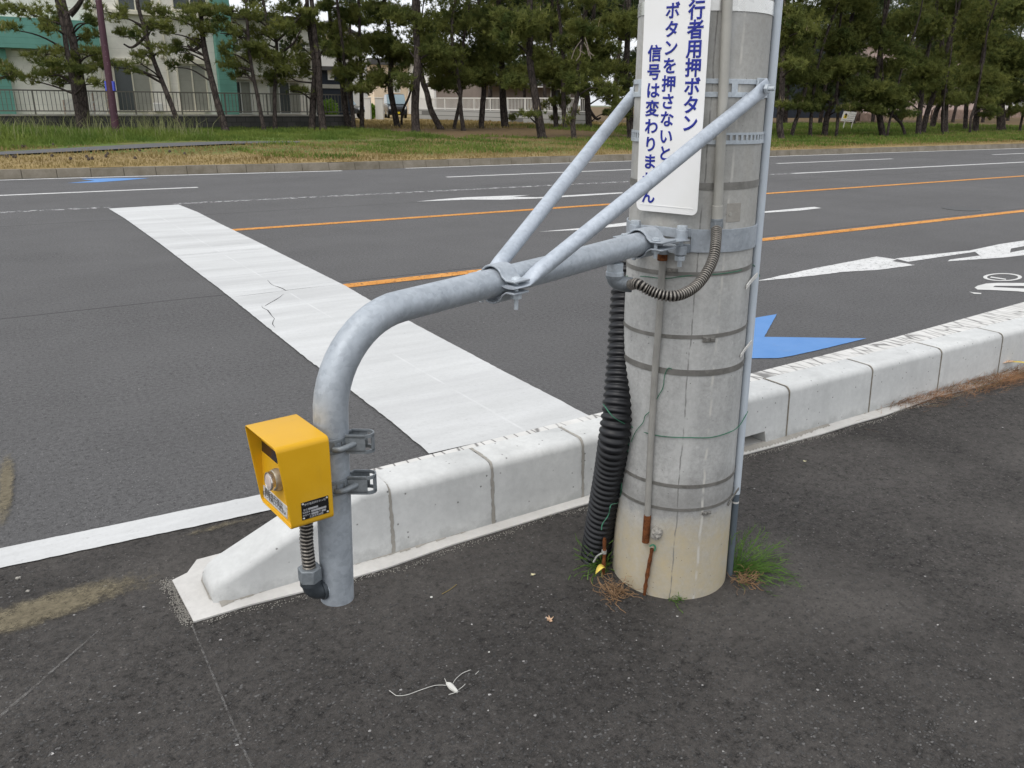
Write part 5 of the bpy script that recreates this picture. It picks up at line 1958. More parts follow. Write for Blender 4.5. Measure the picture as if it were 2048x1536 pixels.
mb.prism([V(a[0], 59.3, ze), V(b[0], 59.3, ze), V(b[0] - 2, 63.5, zt), V(a[0] + 2, 63.5, zt)], V(0, .3, -1), .2)
mb.prism([V(a[0], 68.7, ze), V(b[0], 68.7, ze), V(b[0] - 2, 64.1, zt), V(a[0] + 2, 64.1, zt)], V(0, -.3, -1), .2)
mb.build("roof", M["roof"], h6, smooth=0)
pbox("awning", 1078, 172, 1102, 175, 59.0, 1.0, M["whitemetal"], h6)
bwindow(h6, 1100, 178, 1140, 215, 60, [M["pane"], M["curtain"]], M["whitemetal"], .08)
YN = 62
nh = empty("navy_house", gv(1635, 244) * V(1, 1, 0) + V(0, 0, .3), "dark navy clapboard house among the pines right of the pole", "house")
pbox("wall", 1560, 70, 1698, 245, YN, 8, M["navy"], nh, zb=.2)
pbox("roof", 1550, 58, 1708, 72, YN - .5, 9, M["roof"], nh)
bwindow(nh, 1634, 168, 1656, 198, YN, [M["pane"], M["pane"]], M["whitemetal"], .06)
pbox("window_ledge", 1632, 198.5, 1657, 201.5, YN - .3, .3, M["whitemetal"], nh)
pbox("eave_light", 1602, 163, 1606, 164.5, YN - .1, .1, M["whitemetal"], nh)
ph = empty("pink_house", gv(1820, 240) * V(1, 1, 0) + V(0, 0, .3), "pinkish plastered house mostly hidden by dense pines at the right", "house")
pbox("wall", 1686, 96, 2010, 242, 82, 9, M["pinkwall"], ph, zb=.2)
pbox("roof", 1676, 78, 2020, 98, 81.4, 10, M["roof"], ph)
for x in (1740, 1830, 1920):
    bwindow(ph, x, 140, x + 24, 185, 82, [M["pane"], M["pane"]], M["whitemetal"], .1)
ph2 = empty("white_house", gv(2040, 232) * V(1, 1, 0) + V(0, 0, .3), "white house at the far right edge behind the slatted fence", "house")
pbox("wall", 2026, 120, 2150, 236, 90, 9, M["whitewall"], ph2, zb=.2)
pbox("roof", 2020, 104, 2160, 121, 89.4, 10, M["roof"], ph2)
bwindow(ph2, 2040, 150, 2060, 190, 90, [M["pane"], M["pane"]], M["whitemetal"], .1)

# low block wall with bronze railing in front of the flats
YR = 37.4
x0, x1 = fx(-420, 250, YR)[0], fx(702, 250, YR)[0]
zt = fx(300, 229, YR)[2]
lw = empty("block_wall", V((x0 + x1) / 2, YR, .2), "low dark concrete block wall under the bronze railing", "wall")
mb = MB(); mb.box(x0, x1, YR, YR + .15, .1, zt - .06); mb.build("blocks", M["darkblock"], lw, smooth=0)
mb = MB(); mb.box(x0 - .03, x1 + .03, YR - .03, YR + .18, zt - .06, zt); mb.build("coping", M["mortar"], lw, smooth=0)
rl = empty("railing", V((x0 + x1) / 2, YR + .07, zt), "long bronze metal railing on the low block wall in front of the flats", "railing")
zr1, zr0 = fx(100, 181, YR)[2], fx(100, 222, YR)[2]
for z, h in ((zr1, .05), (zr0, .04)):
    mb = MB(); mb.box(x0, x1, YR + .05, YR + .09, z - h / 2, z + h / 2); mb.build("rail", M["railing"], rl, smooth=0)
x = x0 + .2
sp_ = (fx(160, 200, YR)[0] - fx(130, 200, YR)[0]) * .285
mb = MB(); i = 0
while x < x1:
    if i % 12 == 0:
        p_ = MB(); p_.box(x - .028, x + .028, YR + .04, YR + .10, zt, zr1 - .02); p_.build("post", M["railing"], rl, smooth=0)
    else:
        mb.box(x - .011, x + .011, YR + .059, YR + .081, zr0 + .02, zr1 - .025)
    x += sp_; i += 1
mb.build("baluster_panel", M["railing"], rl, smooth=0)
# white lattice screen leaning behind the railing
ls = empty("lattice_screen", fx(180, 228, YR + .35) * V(1, 1, 0) + V(0, 0, zt), "white patterned lattice screen standing behind the railing near the thick pine", "screen")
mb = MB()
a, b = fx(127, 205, YR + .35)[0], fx(216, 205, YR + .35)[0]
zl_, zh_ = fx(170, 228, YR + .35)[2], fx(190, 184, YR + .35)[2]
n = 15
for i in range(n):
    for j in range(9):
        xx, zz_ = a + (b - a) * (i + .5) / n, zl_ + (zh_ - zl_) * (j + .5) / 9
        if j > 5 + i * .4: continue
        w2, h2 = (b - a) / n * .5, (zh_ - zl_) / 18
        k = (i * 7 + j * 5) % 4
        if k != 1: mb.obox(V(xx, YR + .35, zz_), V(w2, 0, h2 * (.9 if k % 2 else -.9)), V(0, .01, 0), V(-h2 * .16, 0, w2 * .28))
        if k != 2: mb.obox(V(xx, YR + .352, zz_), V(w2 * .6, 0, -h2 * .8), V(0, .01, 0), V(h2 * .2, 0, w2 * .3))
mb.build("lattice", M["whitewall"], ls, smooth=0)
mb = MB()
for i in range(4):
    xx = a + (b - a) * i / 3
    mb.box(xx - .02, xx + .02, YR + .36, YR + .40, zl_, zl_ + (zh_ - zl_) * (.62 + .38 * min(1, i / 1.5)))
mb.build("upright", M["wood"], ls, smooth=0)

# mesh fence on a grey block wall, running away behind the pines
fa, fb = gv(838, 237.5), gv(1172, 252)
fd = unit((fb - fa) * V(1, 1, 0)); fn = V(-fd[1], fd[0], 0)
LF = np.linalg.norm((fb - fa)[:2])
def h_at(px, pb, pt, P):                                     # height between two photo rows above a ground point
    return atp(px, pt, P, FW * V(1, 1, 0))[2] - atp(px, pb, P, FW * V(1, 1, 0))[2]
hw_ = h_at(1172, 252, 225.6, fb); hf_ = h_at(1172, 252, 195.5, fb)
gw = empty("block_wall", (fa + fb) / 2, "light grey concrete block wall under the white mesh fence", "wall")
mb = MB(); mb.obox((fa + fb) / 2 + UP * hw_ / 2, fd * LF / 2, fn * .08, UP * hw_ / 2)
o = mb.build("blocks", M["greyblock"], gw, smooth=0)
mf = empty("mesh_fence", (fa + fb) / 2 + UP * hw_, "white metal fence of thin upright bars on the grey block wall", "fence")
for z in (hw_ + .06, hf_ - .03):
    mb = MB(); mb.obox((fa + fb) / 2 + UP * z, fd * LF / 2, fn * .03, UP * .035); mb.build("rail", M["whitemetal"], mf, smooth=0)
mb = MB()
n = int(LF / 2.0)
for i in range(n + 1):
    p_ = MB(); q = fa + fd * LF * i / n
    p_.obox(q + UP * (hw_ + hf_) / 2, fd * .035, fn * .035, UP * (hf_ - hw_) / 2); p_.build("post", M["whitemetal"], mf, smooth=0)
k = int(LF / .16)
for i in range(k):
    q = fa + fd * LF * (i + .5) / k
    mb.obox(q + UP * (hw_ + hf_) / 2, fd * .016, fn * .012, UP * (hf_ - hw_ - .12) / 2)
mb.build("bar_panel", M["whitemetal"], mf, smooth=0)
# white gate posts
for px, wp, lb in ((737, 11, "slimmer left white gate post beside the dark shrub"), (760, 15, "wider right white gate post next to the black car")):
    P = gv(px, 238.5); z = zcam(P); w_ = wp / F * z
    mb = MB()
    mb.obox(P + UP * .72, RH * w_ / 2, V(RH[1], -RH[0], 0) * .25, UP * .72)
    mb.obox(P + UP * 1.46, RH * w_ / 2 * 1.15, V(RH[1], -RH[0], 0) * .29, UP * .03)
    tag(mb.build("gate_post", M["whitewall"], bevel=.01, smooth=0), lb, "gate post", "white gate posts")

# ------------------------------------------------------------------ cars
def car(P, fwd, L, W_, H, paint, label, van=False, yellow=False):
    fwd = unit(fwd); sd_ = V(fwd[1], -fwd[0], 0)
    t = empty("parked_car", P, label, "car", "cars parked beyond the pines")
    A = lambda a, b, z: P + fwd * a + sd_ * b + UP * z
    if van: prof = [(-.5, .22), (-.5, .95), (-.47, 1.0), (.30, .98), (.47, .80), (.5, .55), (.5, .22)]
    else:   prof = [(-.5, .25), (-.5, .62), (-.46, .68), (.18, .66), (.44, .56), (.5, .46), (.5, .25)]
    h = H / 1.0
    low = [(a * L, z * h * (.6 if van else .95)) for a, z in prof]
    mb = MB(); mb.prism([A(a, -W_ / 2, z) for a, z in low], sd_, W_)
    mb.build("body", paint, t, bevel=.06, seg=3, smooth=.7)
    zb = max(z for _, z in low)
    cab = [(-.47 if van else -.40, zb - .02), (-.44 if van else -.26, H - .04), (-.40 if van else -.22, H), (.10, H), (.14, H - .03), (.30 if van else .24, zb - .02)]
    mb = MB()
    k = len(cab)
    vs = [A(a * L, -W_ / 2 * (.93 if z > zb else .98), z) for a, z in cab] + [A(a * L, W_ / 2 * (.93 if z > zb else .98), z) for a, z in cab]
    mb.add(vs, [tuple(range(k)), tuple(range(2 * k - 1, k - 1, -1))] + [(i, k + i, k + (i + 1) % k, (i + 1) % k) for i in range(k)])
    mb.build("cabin", M["carglass"], t, bevel=.04, seg=2, smooth=.7)
    mb = MB(); mb.prism([A(a * L, -W_ / 2 * .90, H - .03) for a in (-.41 if van else -.23, .11)] + [A(a * L, W_ / 2 * .90, H - .03) for a in (.11, -.41 if van else -.23)], UP, .05)
    mb.build("roof", paint, t, bevel=.02, smooth=.6)
    for a in (-.31, .31):
        for s in (-1, 1):
            c = A(a * L, s * (W_ / 2 - .08), .29)
            mb = MB(); mb.tube([c - sd_ * .09, c + sd_ * .09], .29, 20)
            wh = mb.build("wheel", M["rubber"], t, bevel=.02)
            mb = MB(); mb.tube([c + sd_ * s * .088, c + sd_ * s * .10], [.19, .17], 14); mb.build("rim", M["carsilver"], wh)
    for s in (-1, 1):
        mb = MB(); mb.obox(A(.497 * L, s * W_ * .36, zb * .72), sd_ * W_ * .09, fwd * .03, UP * .09)
        mb.build("headlight", M["lamp"], t, bevel=.02)
    mb = MB(); mb.obox(A(.503 * L, 0, .40), sd_ * .17, fwd * .012, UP * .08)
    mb.build("number_plate", M["yplate"] if yellow else M["whitewall"], t, smooth=0)
    mb = MB(); mb.obox(A(.503 * L, 0, zb * .62), sd_ * W_ * .26, fwd * .014, UP * .05)
    mb.build("grille", M["groove"], t, smooth=0)
    return t
P = gv(806, 237)
car(P + V(.4, 2.2, 0), unit(-FW * V(1, 1, 0)) + RH * .25, 3.4, 1.48, 1.75, M["carblack"], "black boxy small car with yellow number plate, right of the gate posts", True, True)
P = gv(716, 238)
car(P + V(-.6, 2.0, 0), RH * .9 - FW * V(1, 1, 0) * .35, 4.2, 1.7, 1.5, M["carblack"], "dark sedan half hidden by leaning trunks left of the gate posts")
P = gv(872, 228)
car(P, RH * .95 - FW * V(1, 1, 0) * .2, 4.3, 1.7, 1.48, M["carsilver"], "silver car behind the left end of the mesh fence")
P = gv(912, 229)
car(P, RH * .8 - FW * V(1, 1, 0) * .5, 4.3, 1.7, 1.45, M["carsilver"], "second silver car, right of the first behind the mesh fence")

# ------------------------------------------------------------------ fences and sign on the right
def picket(pa, pb, pxt, h, label, slatw=.09, gap=.09, m=None, back=True):
    a, b = pa, pb
    d = unit((b - a) * V(1, 1, 0)); n_ = V(-d[1], d[0], 0); L = np.linalg.norm((b - a)[:2])
    t = empty("slat_fence", (a + b) / 2, label, "fence")
    mb = MB(); k = int(L / (slatw + gap))
    for i in range(k):
        q = a + d * L * (i + .5) / k
        mb.obox(q + UP * h * .5, d * slatw / 2, n_ * .012, UP * h * .5 * rng.uniform(.96, 1.02))
    mb.build("slat_panel", m or M["wood"], t, smooth=0)
    for z in (.25, .8):
        mb = MB(); mb.obox((a + b) / 2 + n_ * .04 + UP * h * z, d * L / 2, n_ * .02, UP * .05); mb.build("rail", M["darkwood"], t, smooth=0)
    if back:
        mb = MB(); mb.obox((a + b) / 2 + n_ * .10 + UP * h * .45, d * L / 2, n_ * .02, UP * h * .44); mb.build("backing", M["darkwood"], t, smooth=0)
p0, p1 = gv(1688, 243), gv(1722, 242)
picket(p0, p1, 0, h_at(1705, 243, 203, p0), "tall slatted wooden fence section right behind the white notice board", .16, .16)
p0, p1 = gv(1719, 242.5), gv(1772, 241)
picket(p0, p1, 0, h_at(1740, 242, 225, p0), "lower slatted wooden fence continuing right of the tall section", .16, .15)
p0, p1 = gv(1862, 240), gv(2080, 234)
picket(p0, p1, 0, h_at(1950, 237, 219, (p0 + p1) / 2), "long pinkish slatted fence behind the rightmost pines", .22, .24)
# notice board on two stakes, tilted
P = gv(1700, 259); z = zcam(P)
nb = empty("notice_board", P, "white tilted notice board on two stakes among the right-hand pines", "notice board")
tiltv = unit(UP * .98 + RH * .22)
rx = unit(RH - UP * .06)
nB = unit(np.cross(rx, tiltv)); 
if nB @ VH < 0: nB = -nB
c = atz(1697.5, 233, z); sx, sz = 13 / F * z, 9.5 / F * z
mb = MB(); mb.obox(c, rx * sx, tiltv * sz, nB * .012); mb.build("board", M["whitemetal"], nb, smooth=0)
for px in (1688, 1704):
    a = atz(px + 3, 240, z) - nB * .03; b = atz(px - 3, 262, z) - nB * .03
    mb = MB(); mb.obox((a + b) / 2, rx * .022, (a - b) / 2, nB * .018); mb.build("stake", M["conduit"], nb, smooth=0)
for i, t_ in enumerate(("犬のふんは", "飼い主が必ず", "持ち帰ろう")):
    text_mesh("lettering", t_, sx * .22, c + rx * sx * .42 + tiltv * sz * (.52 - .45 * i) + nB * .016, rx, tiltv, nB, M["letter_dark"], nb)
mb = MB(); mb.obox(c - rx * sx * .05 - tiltv * sz * .75 + nB * .013, rx * sx * .7, tiltv * sz * .05, nB * .002); mb.build("bottom_line", M["letter_dark"], nb, smooth=0)
mb = MB()
pc_ = c - rx * sx * .52 + tiltv * sz * .12 + nB * .013
mb.obox(pc_ - tiltv * sz * .15, rx * sx * .24, tiltv * sz * .42, nB * .002)
mb.build("picture_panel", M["yplate"], nb, smooth=0)
mb = MB()
mb.tube([pc_ + tiltv * sz * .25, pc_ + tiltv * sz * .25 + nB * .006], sx * .17, 12)
mb.obox(pc_ - tiltv * sz * .12 + rx * sx * .05 + nB * .003, rx * sx * .10, tiltv * sz * .26, nB * .002)
mb.build("dark_figure", M["blackplate"], nb, smooth=0)

# purple post with a blue tape mark
P = gv(234, 275); z = zcam(P)
pp = empty("purple_post", P, "dark purple painted steel post with peeling spots and blue tape", "post")
tp_ = atz(197, 0, z * .985)
ax = unit(tp_ - P)
r0 = 7.4 / F * z
mb = MB()
ln = np.linspace(-.1, 9, 30)
mb.tube([P + ax * t for t in ln], [r0 * (1 - .045 * t) for t in ln], 20)
mb.build("shaft", M["purple"], pp)
mb = MB()
t0 = np.linalg.norm(atz(222, 185, z) - P); t1 = np.linalg.norm(atz(220, 166, z) - P)
a, b = P + ax * t0, P + ax * t1
for s in (-1, 1):
    mb.obox((a + b) / 2 + RH * s * r0 * .95, RH * r0 * .28, V(RH[1], -RH[0], 0) * r0 * .5, (b - a) / 2)
mb.build("blue_tape", M["bluetape"], pp, bevel=.01)

# ================================================================== PINES
def needles(C, D, n, L, wd, spread=.9):                      # tufts at C with axis D: n needles each
    k = len(C)
    d = np.repeat(D, n, 0) + rng.normal(size=(k * n, 3)) * spread
    d /= np.linalg.norm(d, axis=1, keepdims=True)
    p = np.repeat(C, n, 0) + rng.normal(size=(k * n, 3)) * .02
    s = np.cross(d, rng.normal(size=(k * n, 3)))
    s /= np.linalg.norm(s, axis=1, keepdims=True) + 1e-9
    ln = L * rng.uniform(.6, 1.15, (k * n, 1))
    out = np.empty((k * n, 3, 3))
    out[:, 0] = p - s * wd; out[:, 1] = p + s * wd; out[:, 2] = p + d * ln
    return out.reshape(-1, 3)

class Tree:
    pass
TREES = []
def trunk(base, pts, wpx, label, height=9.5, fork=None, seen=None):
    t = Tree()
    t.P = gv(*base)
    if base[0] < 690 and t.P[1] > 35.6:                      # stands on the near side of the block wall
        t.P = fx(base[0], base[1], 34.2 + 1.2 * rng.uniform())
        t.P[2] = vz(t.P[1])
    t.z = zcam(t.P)
    path = [t.P - V(0, 0, .15), t.P.copy()] + [atz(x, y, t.z) for x, y in pts]
    d = unit(unit(path[-1] - path[-2]) + V(0, 0, .9))
    while path[-1][2] < height:
        d = unit(d + rng.normal(size=3) * .10 + V(0, 0, .25))
        path.append(path[-1] + d * 1.0)
    r = wpx / 2 / F * t.z
    t.path = smoothpath(path, 5)
    rr = [max(.03, r * (1.22 if i < 6 else 1.0) * (1 - .075 * max(0, p[2]))) * (1 + rng.uniform(-.05, .05)) for i, p in enumerate(t.path)]
    t.rr = rr
    t.px = [base] + list(pts)
    t.pads = []
    t.label = label
    t.forks = fork or []
    t.r = r
    TREES.append(t)
    return t
W_ = [
 ((171, 254), [(163, 180), (153, 120), (143, 70), (128, 17)], 21, "thick pale-barked pine just left of the purple post", [(139, 30, 165, -5)]),
 ((160, 250), [(147, 170), (134, 100), (126, 50)], 13, "dark pine trunk pressed behind the thick pale-barked pine", []),
 ((362, 250), [(331, 180), (311, 130), (299, 95), (290, 60), (277, 15)], 11, "slim pine leaning left between the two big patio windows", [(293, 70, 262, 95)]),
 ((451, 256), [(435, 205), (422, 154), (410, 103), (403, 51), (401, 17)], 14.5, "dark pine crossing the right patio window, leaning left", [(405, 85, 385, 100)]),
 ((528, 253), [(514, 188), (505, 145), (499, 103), (495, 51)], 9, "thin pine right of the second green corner panel", [(505, 140, 480, 128)]),
 ((550, 255), [(549, 188), (552, 154), (553, 85), (538, 62), (530, 20)], 9, "thin upright pine forking low in front of the white wing", [(553, 82, 598, 34), (553, 110, 590, 82)]),
 ((623, 253), [(627, 188), (630, 137), (623, 85), (617, 43)], 14, "reddish front trunk of the close pair near the railing's right end", []),
 ((646, 249), [(639, 188), (637, 120), (629, 68), (623, 0)], 15, "black rear trunk of the close pair near the railing's right end", []),
 ((706, 258), [(694, 239), (683, 154), (675, 103), (663, 60), (658, 0)], 13, "curved pine in front of the dark shed", [(684, 120, 700, 98)]),
 ((708, 259), [(704, 215), (697, 180)], 9, "short pale trunk hugging the curved pine by the shed", []),
 ((724, 258), [(723, 186), (719, 55)], 9.5, "straight dark pine left of the white gate posts", []),
 ((795, 255), [(786, 208), (780, 172), (782, 128)], 13, "black forked pine in front of the black boxy car", [(781, 172, 763, 142)]),
 ((803, 253), [(805, 223), (816, 198), (822, 178)], 5, "thin dark stem slanting right across the black boxy car", []),
 ((832, 264), [(830, 216), (832, 172), (835, 135), (832, 55), (829, 5)], 18, "stout light grey pine right of the black boxy car", []),
 ((881, 258), [(862, 220), (854, 186), (846, 164), (841, 135)], 13, "black pine leaning strongly left beside the stout light grey pine", []),
 ((908, 257), [(914, 230), (920, 201), (923, 170)], 8, "left stem of the narrow V-shaped pair of trunks", []),
 ((927, 261), [(921, 216), (920, 179)], 9, "right stem of the narrow V-shaped pair of trunks", []),
 ((962, 256), [(965, 216), (968, 172), (964, 143)], 12, "dark upright pine at the left end of the brown house", []),
 ((1010, 255), [(1007, 216), (1005, 177), (1004, 140)], 16, "broad black pine in front of the brown house and mesh fence", []),
 ((1084, 277), [(1077, 232), (1069, 185), (1064, 154), (1059, 110)], 18, "big grey pine leaning left in front of the mesh fence", []),
 ((1112, 256), [(1111, 229), (1107, 190)], 10, "dark short trunk just right of the big grey leaning pine", []),
 ((1131, 258), [(1128, 229), (1127, 195)], 10, "second dark short trunk right of the big grey leaning pine", []),
 ((1148, 279), [(1146, 240), (1154, 193), (1156, 154), (1167, 55)], 11, "slender grey pine with bare dead twigs, left of the pole", []),
 ((1178, 256), [(1175, 200), (1171, 160)], 13, "dark pine behind the left brace, with a side stem", [(1176, 215, 1194, 238)]),
 ((1262, 277), [(1260, 247), (1258, 190)], 15, "pine trunk at the pole's left edge below the brace", []),
 ((1563, 280), [(1559, 246), (1563, 202), (1565, 144), (1566, 90)], 14, "brown pine trunk immediately right of the plastic pipe", []),
 ((1583, 274), [(1590, 246), (1600, 220), (1608, 190)], 8.5, "slanting thin grey pine in front of the navy house", []),
 ((1620, 274), [(1622, 239), (1625, 210)], 7.5, "short thin dark trunk under the low bright bough", []),
 ((1649, 272), [(1653, 239), (1661, 214), (1672, 195), (1690, 150)], 12.5, "pine leaning right, left of the white notice board", []),
 ((1672, 274), [(1675, 246), (1676, 217), (1673, 188), (1680, 129)], 6.5, "wavy slender pine directly left of the white notice board", []),
 ((1766, 274), [(1761, 246), (1758, 225), (1752, 190)], 13, "dark stout trunk at the left of the bent trio", []),
 ((1774, 275), [(1780, 239), (1789, 211), (1796, 170)], 5, "pale thin stem bending right in the bent trio", []),
 ((1811, 274), [(1803, 249), (1787, 232), (1770, 215)], 6, "pale stem leaning left, right member of the bent trio", []),
 ((1836, 270), [(1839, 231), (1843, 192), (1846, 150)], 11, "grey trunk right of the bent trio", []),
 ((1845, 267), [(1853, 231), (1862, 205)], 11.5, "black curved trunk touching the grey trunk's right side", []),
 ((1864, 256), [(1872, 224), (1881, 205)], 11, "black trunk leaning right farther back beside the curved one", []),
 ((1889, 268), [(1889, 231), (1890, 205), (1886, 120)], 14, "broad black trunk with a thin pale stem in front of it", []),
 ((1885, 270), [(1887, 235), (1888, 200)], 3.8, "thin pale stem standing before the broad black trunk", []),
 ((1930, 259), [(1932, 224), (1934, 200)], 9, "narrow black trunk before the pinkish slatted fence", []),
 ((1940, 267), [(1942, 237), (1950, 211), (1956, 180)], 5.5, "thin curved stem left of the thick straight trunk by the slatted fence", []),
 ((1950, 265), [(1953, 231), (1957, 205), (1962, 140)], 12.5, "thick straight trunk before the middle of the slatted fence", []),
 ((2002, 261), [(2002, 231), (2001, 200), (1998, 140)], 17, "thickest flared trunk near the right edge of the photo", []),
 ((2039, 263), [(2044, 237), (2050, 205)], 5, "thin dark stem at the very right edge of the photo", []),
 # trunks that only show higher up, or stand outside the frame and cast shade
 ((-95, 262), [(-100, 180), (-108, 80)], 15, "pine beyond the left edge whose boughs hang into the top left corner", []),
 ((1395, 272), [(1400, 200), (1398, 120)], 13, "pine hidden behind the concrete pole", []),
 ((1500, 268), [(1504, 200), (1500, 120)], 12, "pine hidden behind the pole's right half", []),
]
for b_, pts, wpx, lb, fk in W_:
    trunk(b_, pts, wpx, lb, fork=fk)

PADS = """60 22 130 46;25 55 70 24;95 50 60 48;12 148 60 44;88 108 74 28;95 140 92 40;66 158 60 20;120 163 52 24;105 122 60 30
185 40 42 40;180 70 50 30;172 104 50 30;200 122 32 20;188 165 52 24;178 138 30 26;235 28 52 44;240 68 52 34;225 130 60 28;270 108 60 30
262 140 44 20;300 56 52 40;322 28 70 42;340 60 60 40;330 100 60 24;347 130 30 30;372 28 62 42;385 75 50 38;374 114 52 20;355 90 40 20
400 18 90 32;440 60 70 40;450 100 50 44;466 130 52 36;482 150 40 20;450 18 80 40;502 28 90 50;495 90 70 34;480 72 60 30;522 110 80 46
560 122 90 46;545 150 80 38;560 60 90 50;590 88 60 46;602 28 80 40;570 26 80 40;580 180 60 16;610 130 50 46;640 58 60 56;652 95 40 36;650 18 60 32
720 95 110 46;770 80 100 46;800 102 120 46;850 74 110 50;880 100 110 50;700 140 80 56;740 150 72 50;720 176 60 28;790 122 100 34;850 130 80 40
760 28 110 54;820 32 100 44;900 38 110 62;684 38 54 60;880 165 70 36;902 145 100 46;930 162 80 36;802 160 60 36;960 110 110 62;940 60 120 62
985 48 100 62;1000 112 90 50;1015 150 90 56;1020 84 100 50;1050 48 120 62;1060 120 80 50;1090 140 72 50;1100 60 110 62;1140 90 100 52;1150 142 110 56
1180 150 82 50;1130 165 72 30;1165 58 90 52;1200 100 100 62;1230 130 90 60;1250 60 80 62;1240 168 62 40;1215 190 60 46;1256 205 50 36;1246 230 48 24
1120 205 46 36;1060 232 46 18;1142 240 34 20;1165 180 60 30
1590 120 110 62;1620 105 72 50;1602 160 80 46;1610 195 80 36;1595 214 62 26;1640 215 60 22;1652 150 72 56;1680 88 100 62;1702 140 90 56;1730 180 100 56
1760 190 112 46;1740 214 60 26;1790 205 90 46;1800 230 70 26;1760 130 110 62;1780 78 120 70;1720 48 120 70;1620 40 100 72;1850 58 120 72;1830 120 110 62
1850 170 100 50;1880 190 90 46;1902 200 90 36;1880 130 110 62;1920 98 110 62;1940 150 110 62;1930 190 90 36;1960 58 120 72;1980 120 100 62;1970 190 80 46
2000 160 90 50;2010 200 60 44;2030 110 90 62;2035 190 50 56;2042 220 40 34;1980 224 40 24;1575 60 60 82;1560 20 70 60;1650 20 110 60;1900 20 120 60;2020 30 110 70
1330 60 120 80;1400 100 120 80;1480 80 120 80;1350 160 90 50;1500 150 90 60;1440 180 90 40"""
PL = []
for s_ in PADS.replace("\n", ";").split(";"):
    x, y, w_, h_ = (float(q) for q in s_.split())
    PL.append((x, y, w_, h_))
    for k in range(1 if x < 640 else 2):
        if x > 640 or rng.uniform() < .8:
            dx, dy = rng.normal() * w_ * .42, -abs(rng.normal()) * h_ * .5 + h_ * .22
            PL.append((x + dx, y + dy, w_ * rng.uniform(.7, 1), h_ * rng.uniform(.6, .9)))
for x, y, w_, h_ in PL:
    best = None
    for t in TREES:
        for i in range(0, len(t.path), 2):
            p = t.path[i]
            d = p - O
            zc = d @ FW
            qx, qy = CX + F * (d @ RT) / zc, CY + F * (d @ DN) / zc
            e = abs(qx - x) + .35 * abs(qy - y) + 14 * len(t.pads) * .35 + (40 if t.r < .09 else 0)
            if best is None or e < best[0]:
                best = (e, t)
    best[1].pads.append((x, y, w_, h_))

def crown(t, root, mat, dens, nn, ln, wd, twig):
    C, D, CAND = [], [], []
    def limb(a, b, r):
        m_ = (a + b) / 2 + V(0, 0, .12) + rng.normal(size=3) * .06
        P = smoothpath([a, m_, b], 4)
        twig.tube(P, [r * (1 - .7 * i / len(P)) for i in range(len(P))], 6, caps=False)
    for x, y, w_, h_ in t.pads:
        zc = t.z + rng.uniform(-1.2, .7)
        c = atz(x, y, zc)
        rx, rz = w_ / 2 / F * zc, h_ / 2 / F * zc
        ry = min(rx, .9)
        # limb from the trunk just below
        zi = min(range(len(t.path)), key=lambda i: abs(t.path[i][2] - (c[2] - .35 * abs(np.linalg.norm((c - t.path[i])[:2])) - .05)))
        limb(t.path[zi], c - V(0, 0, rz * .3), .035 + .012 * rx)
        sub = max(3, int(rx * rz * 9))
        for k in range(sub):
            q = rng.normal(size=3); q /= np.linalg.norm(q); q *= rng.uniform(.25, .85)
            e = c + RH * q[0] * rx + V(RH[1], -RH[0], 0) * q[1] * ry + UP * q[2] * rz
            limb(c + (e - c) * .15 - UP * .05, e, .014)
            n = int(dens * (rx * rz / sub) * 400)
            r_ = V(rx, ry, rz).max() * .33
            pts = e + rng.normal(size=(n, 3)) * np.array([rx * .26, ry * .26, rz * .24])
            pts[:, 2] += .0
            C.append(pts)
            dd = rng.normal(size=(n, 3)) * .45 + np.array([0, 0, .75]) + (pts - e) * .9
            D.append(dd / np.linalg.norm(dd, axis=1, keepdims=True))
            if k % 2 == 0 and q[2] > -.2:
                CAND.append(e + UP * rz * .25 + rng.normal(size=3) * .1)
    # crown above the frame
    z0 = max(6.3, t.P[2] + 6)
    for k in range((8 if t.r > .09 else 3) if t.px[0][0] > 640 else 2):
        i = min(range(len(t.path)), key=lambda j: abs(t.path[j][2] - (z0 + k * .42)))
        a = rng.uniform(0, 6.28)
        e = t.path[i] + V(math.cos(a), math.sin(a), .1) * rng.uniform(.5, 1.7)
        limb(t.path[i], e, .03)
        n = int(60 * dens)
        pts = e + rng.normal(size=(n, 3)) * np.array([.55, .55, .22])
        C.append(pts)
        dd = rng.normal(size=(n, 3)) * .5 + np.array([0, 0, .6])
        D.append(dd / np.linalg.norm(dd, axis=1, keepdims=True))
    if C:
        C, D = np.concatenate(C), np.concatenate(D)
        T = needles(C, D, nn, ln, wd)
        mi = np.zeros(len(T) // 3)
        if CAND:
            cs = []
            for p in CAND:
                for _ in range(rng.integers(1, 4)):
                    b = p + rng.normal(size=3) * .08; h = rng.uniform(.10, .24); s = V(rng.normal(), rng.normal(), 0); s = unit(s) * .012
                    cs += [b - s, b + s, b + V(rng.normal() * .02, rng.normal() * .02, h)]
            T = np.concatenate([T, np.array(cs)]); mi = np.r_[mi, np.ones(len(cs) // 3)]
        tri_mesh("crown", T, mat, root, [mat, M["candle"]], mi)

def plant_tree(t, label, group, mat, dens, nn=14, ln=.19, wd=.0165):
    root = empty("pine_tree", t.P, label, "pine tree", group)
    mb = MB()
    mb.tube(t.path, t.rr, 14)
    for x0, y0, x1, y1 in t.forks:
        a, b = atz(x0, y0, t.z), atz(x1, y1, t.z)
        mb.tube(smoothpath([a, (a + b) / 2 + V(0, 0, -.06), b, b + (b - a) * .4 + V(0, 0, .3)], 4), np.linspace(t.r * .62, t.r * .28, 13), 8)
    crown(t, root, mat, dens, nn, ln, wd, mb)
    mb.build("trunk", M["bark"], root, smooth=1.2)
for t in TREES:
    x = t.px[0][0]
    plant_tree(t, t.label, "pines along the far verge", M["needle"], .72 if x < 640 else (1.0 if x < 1300 else 1.1))

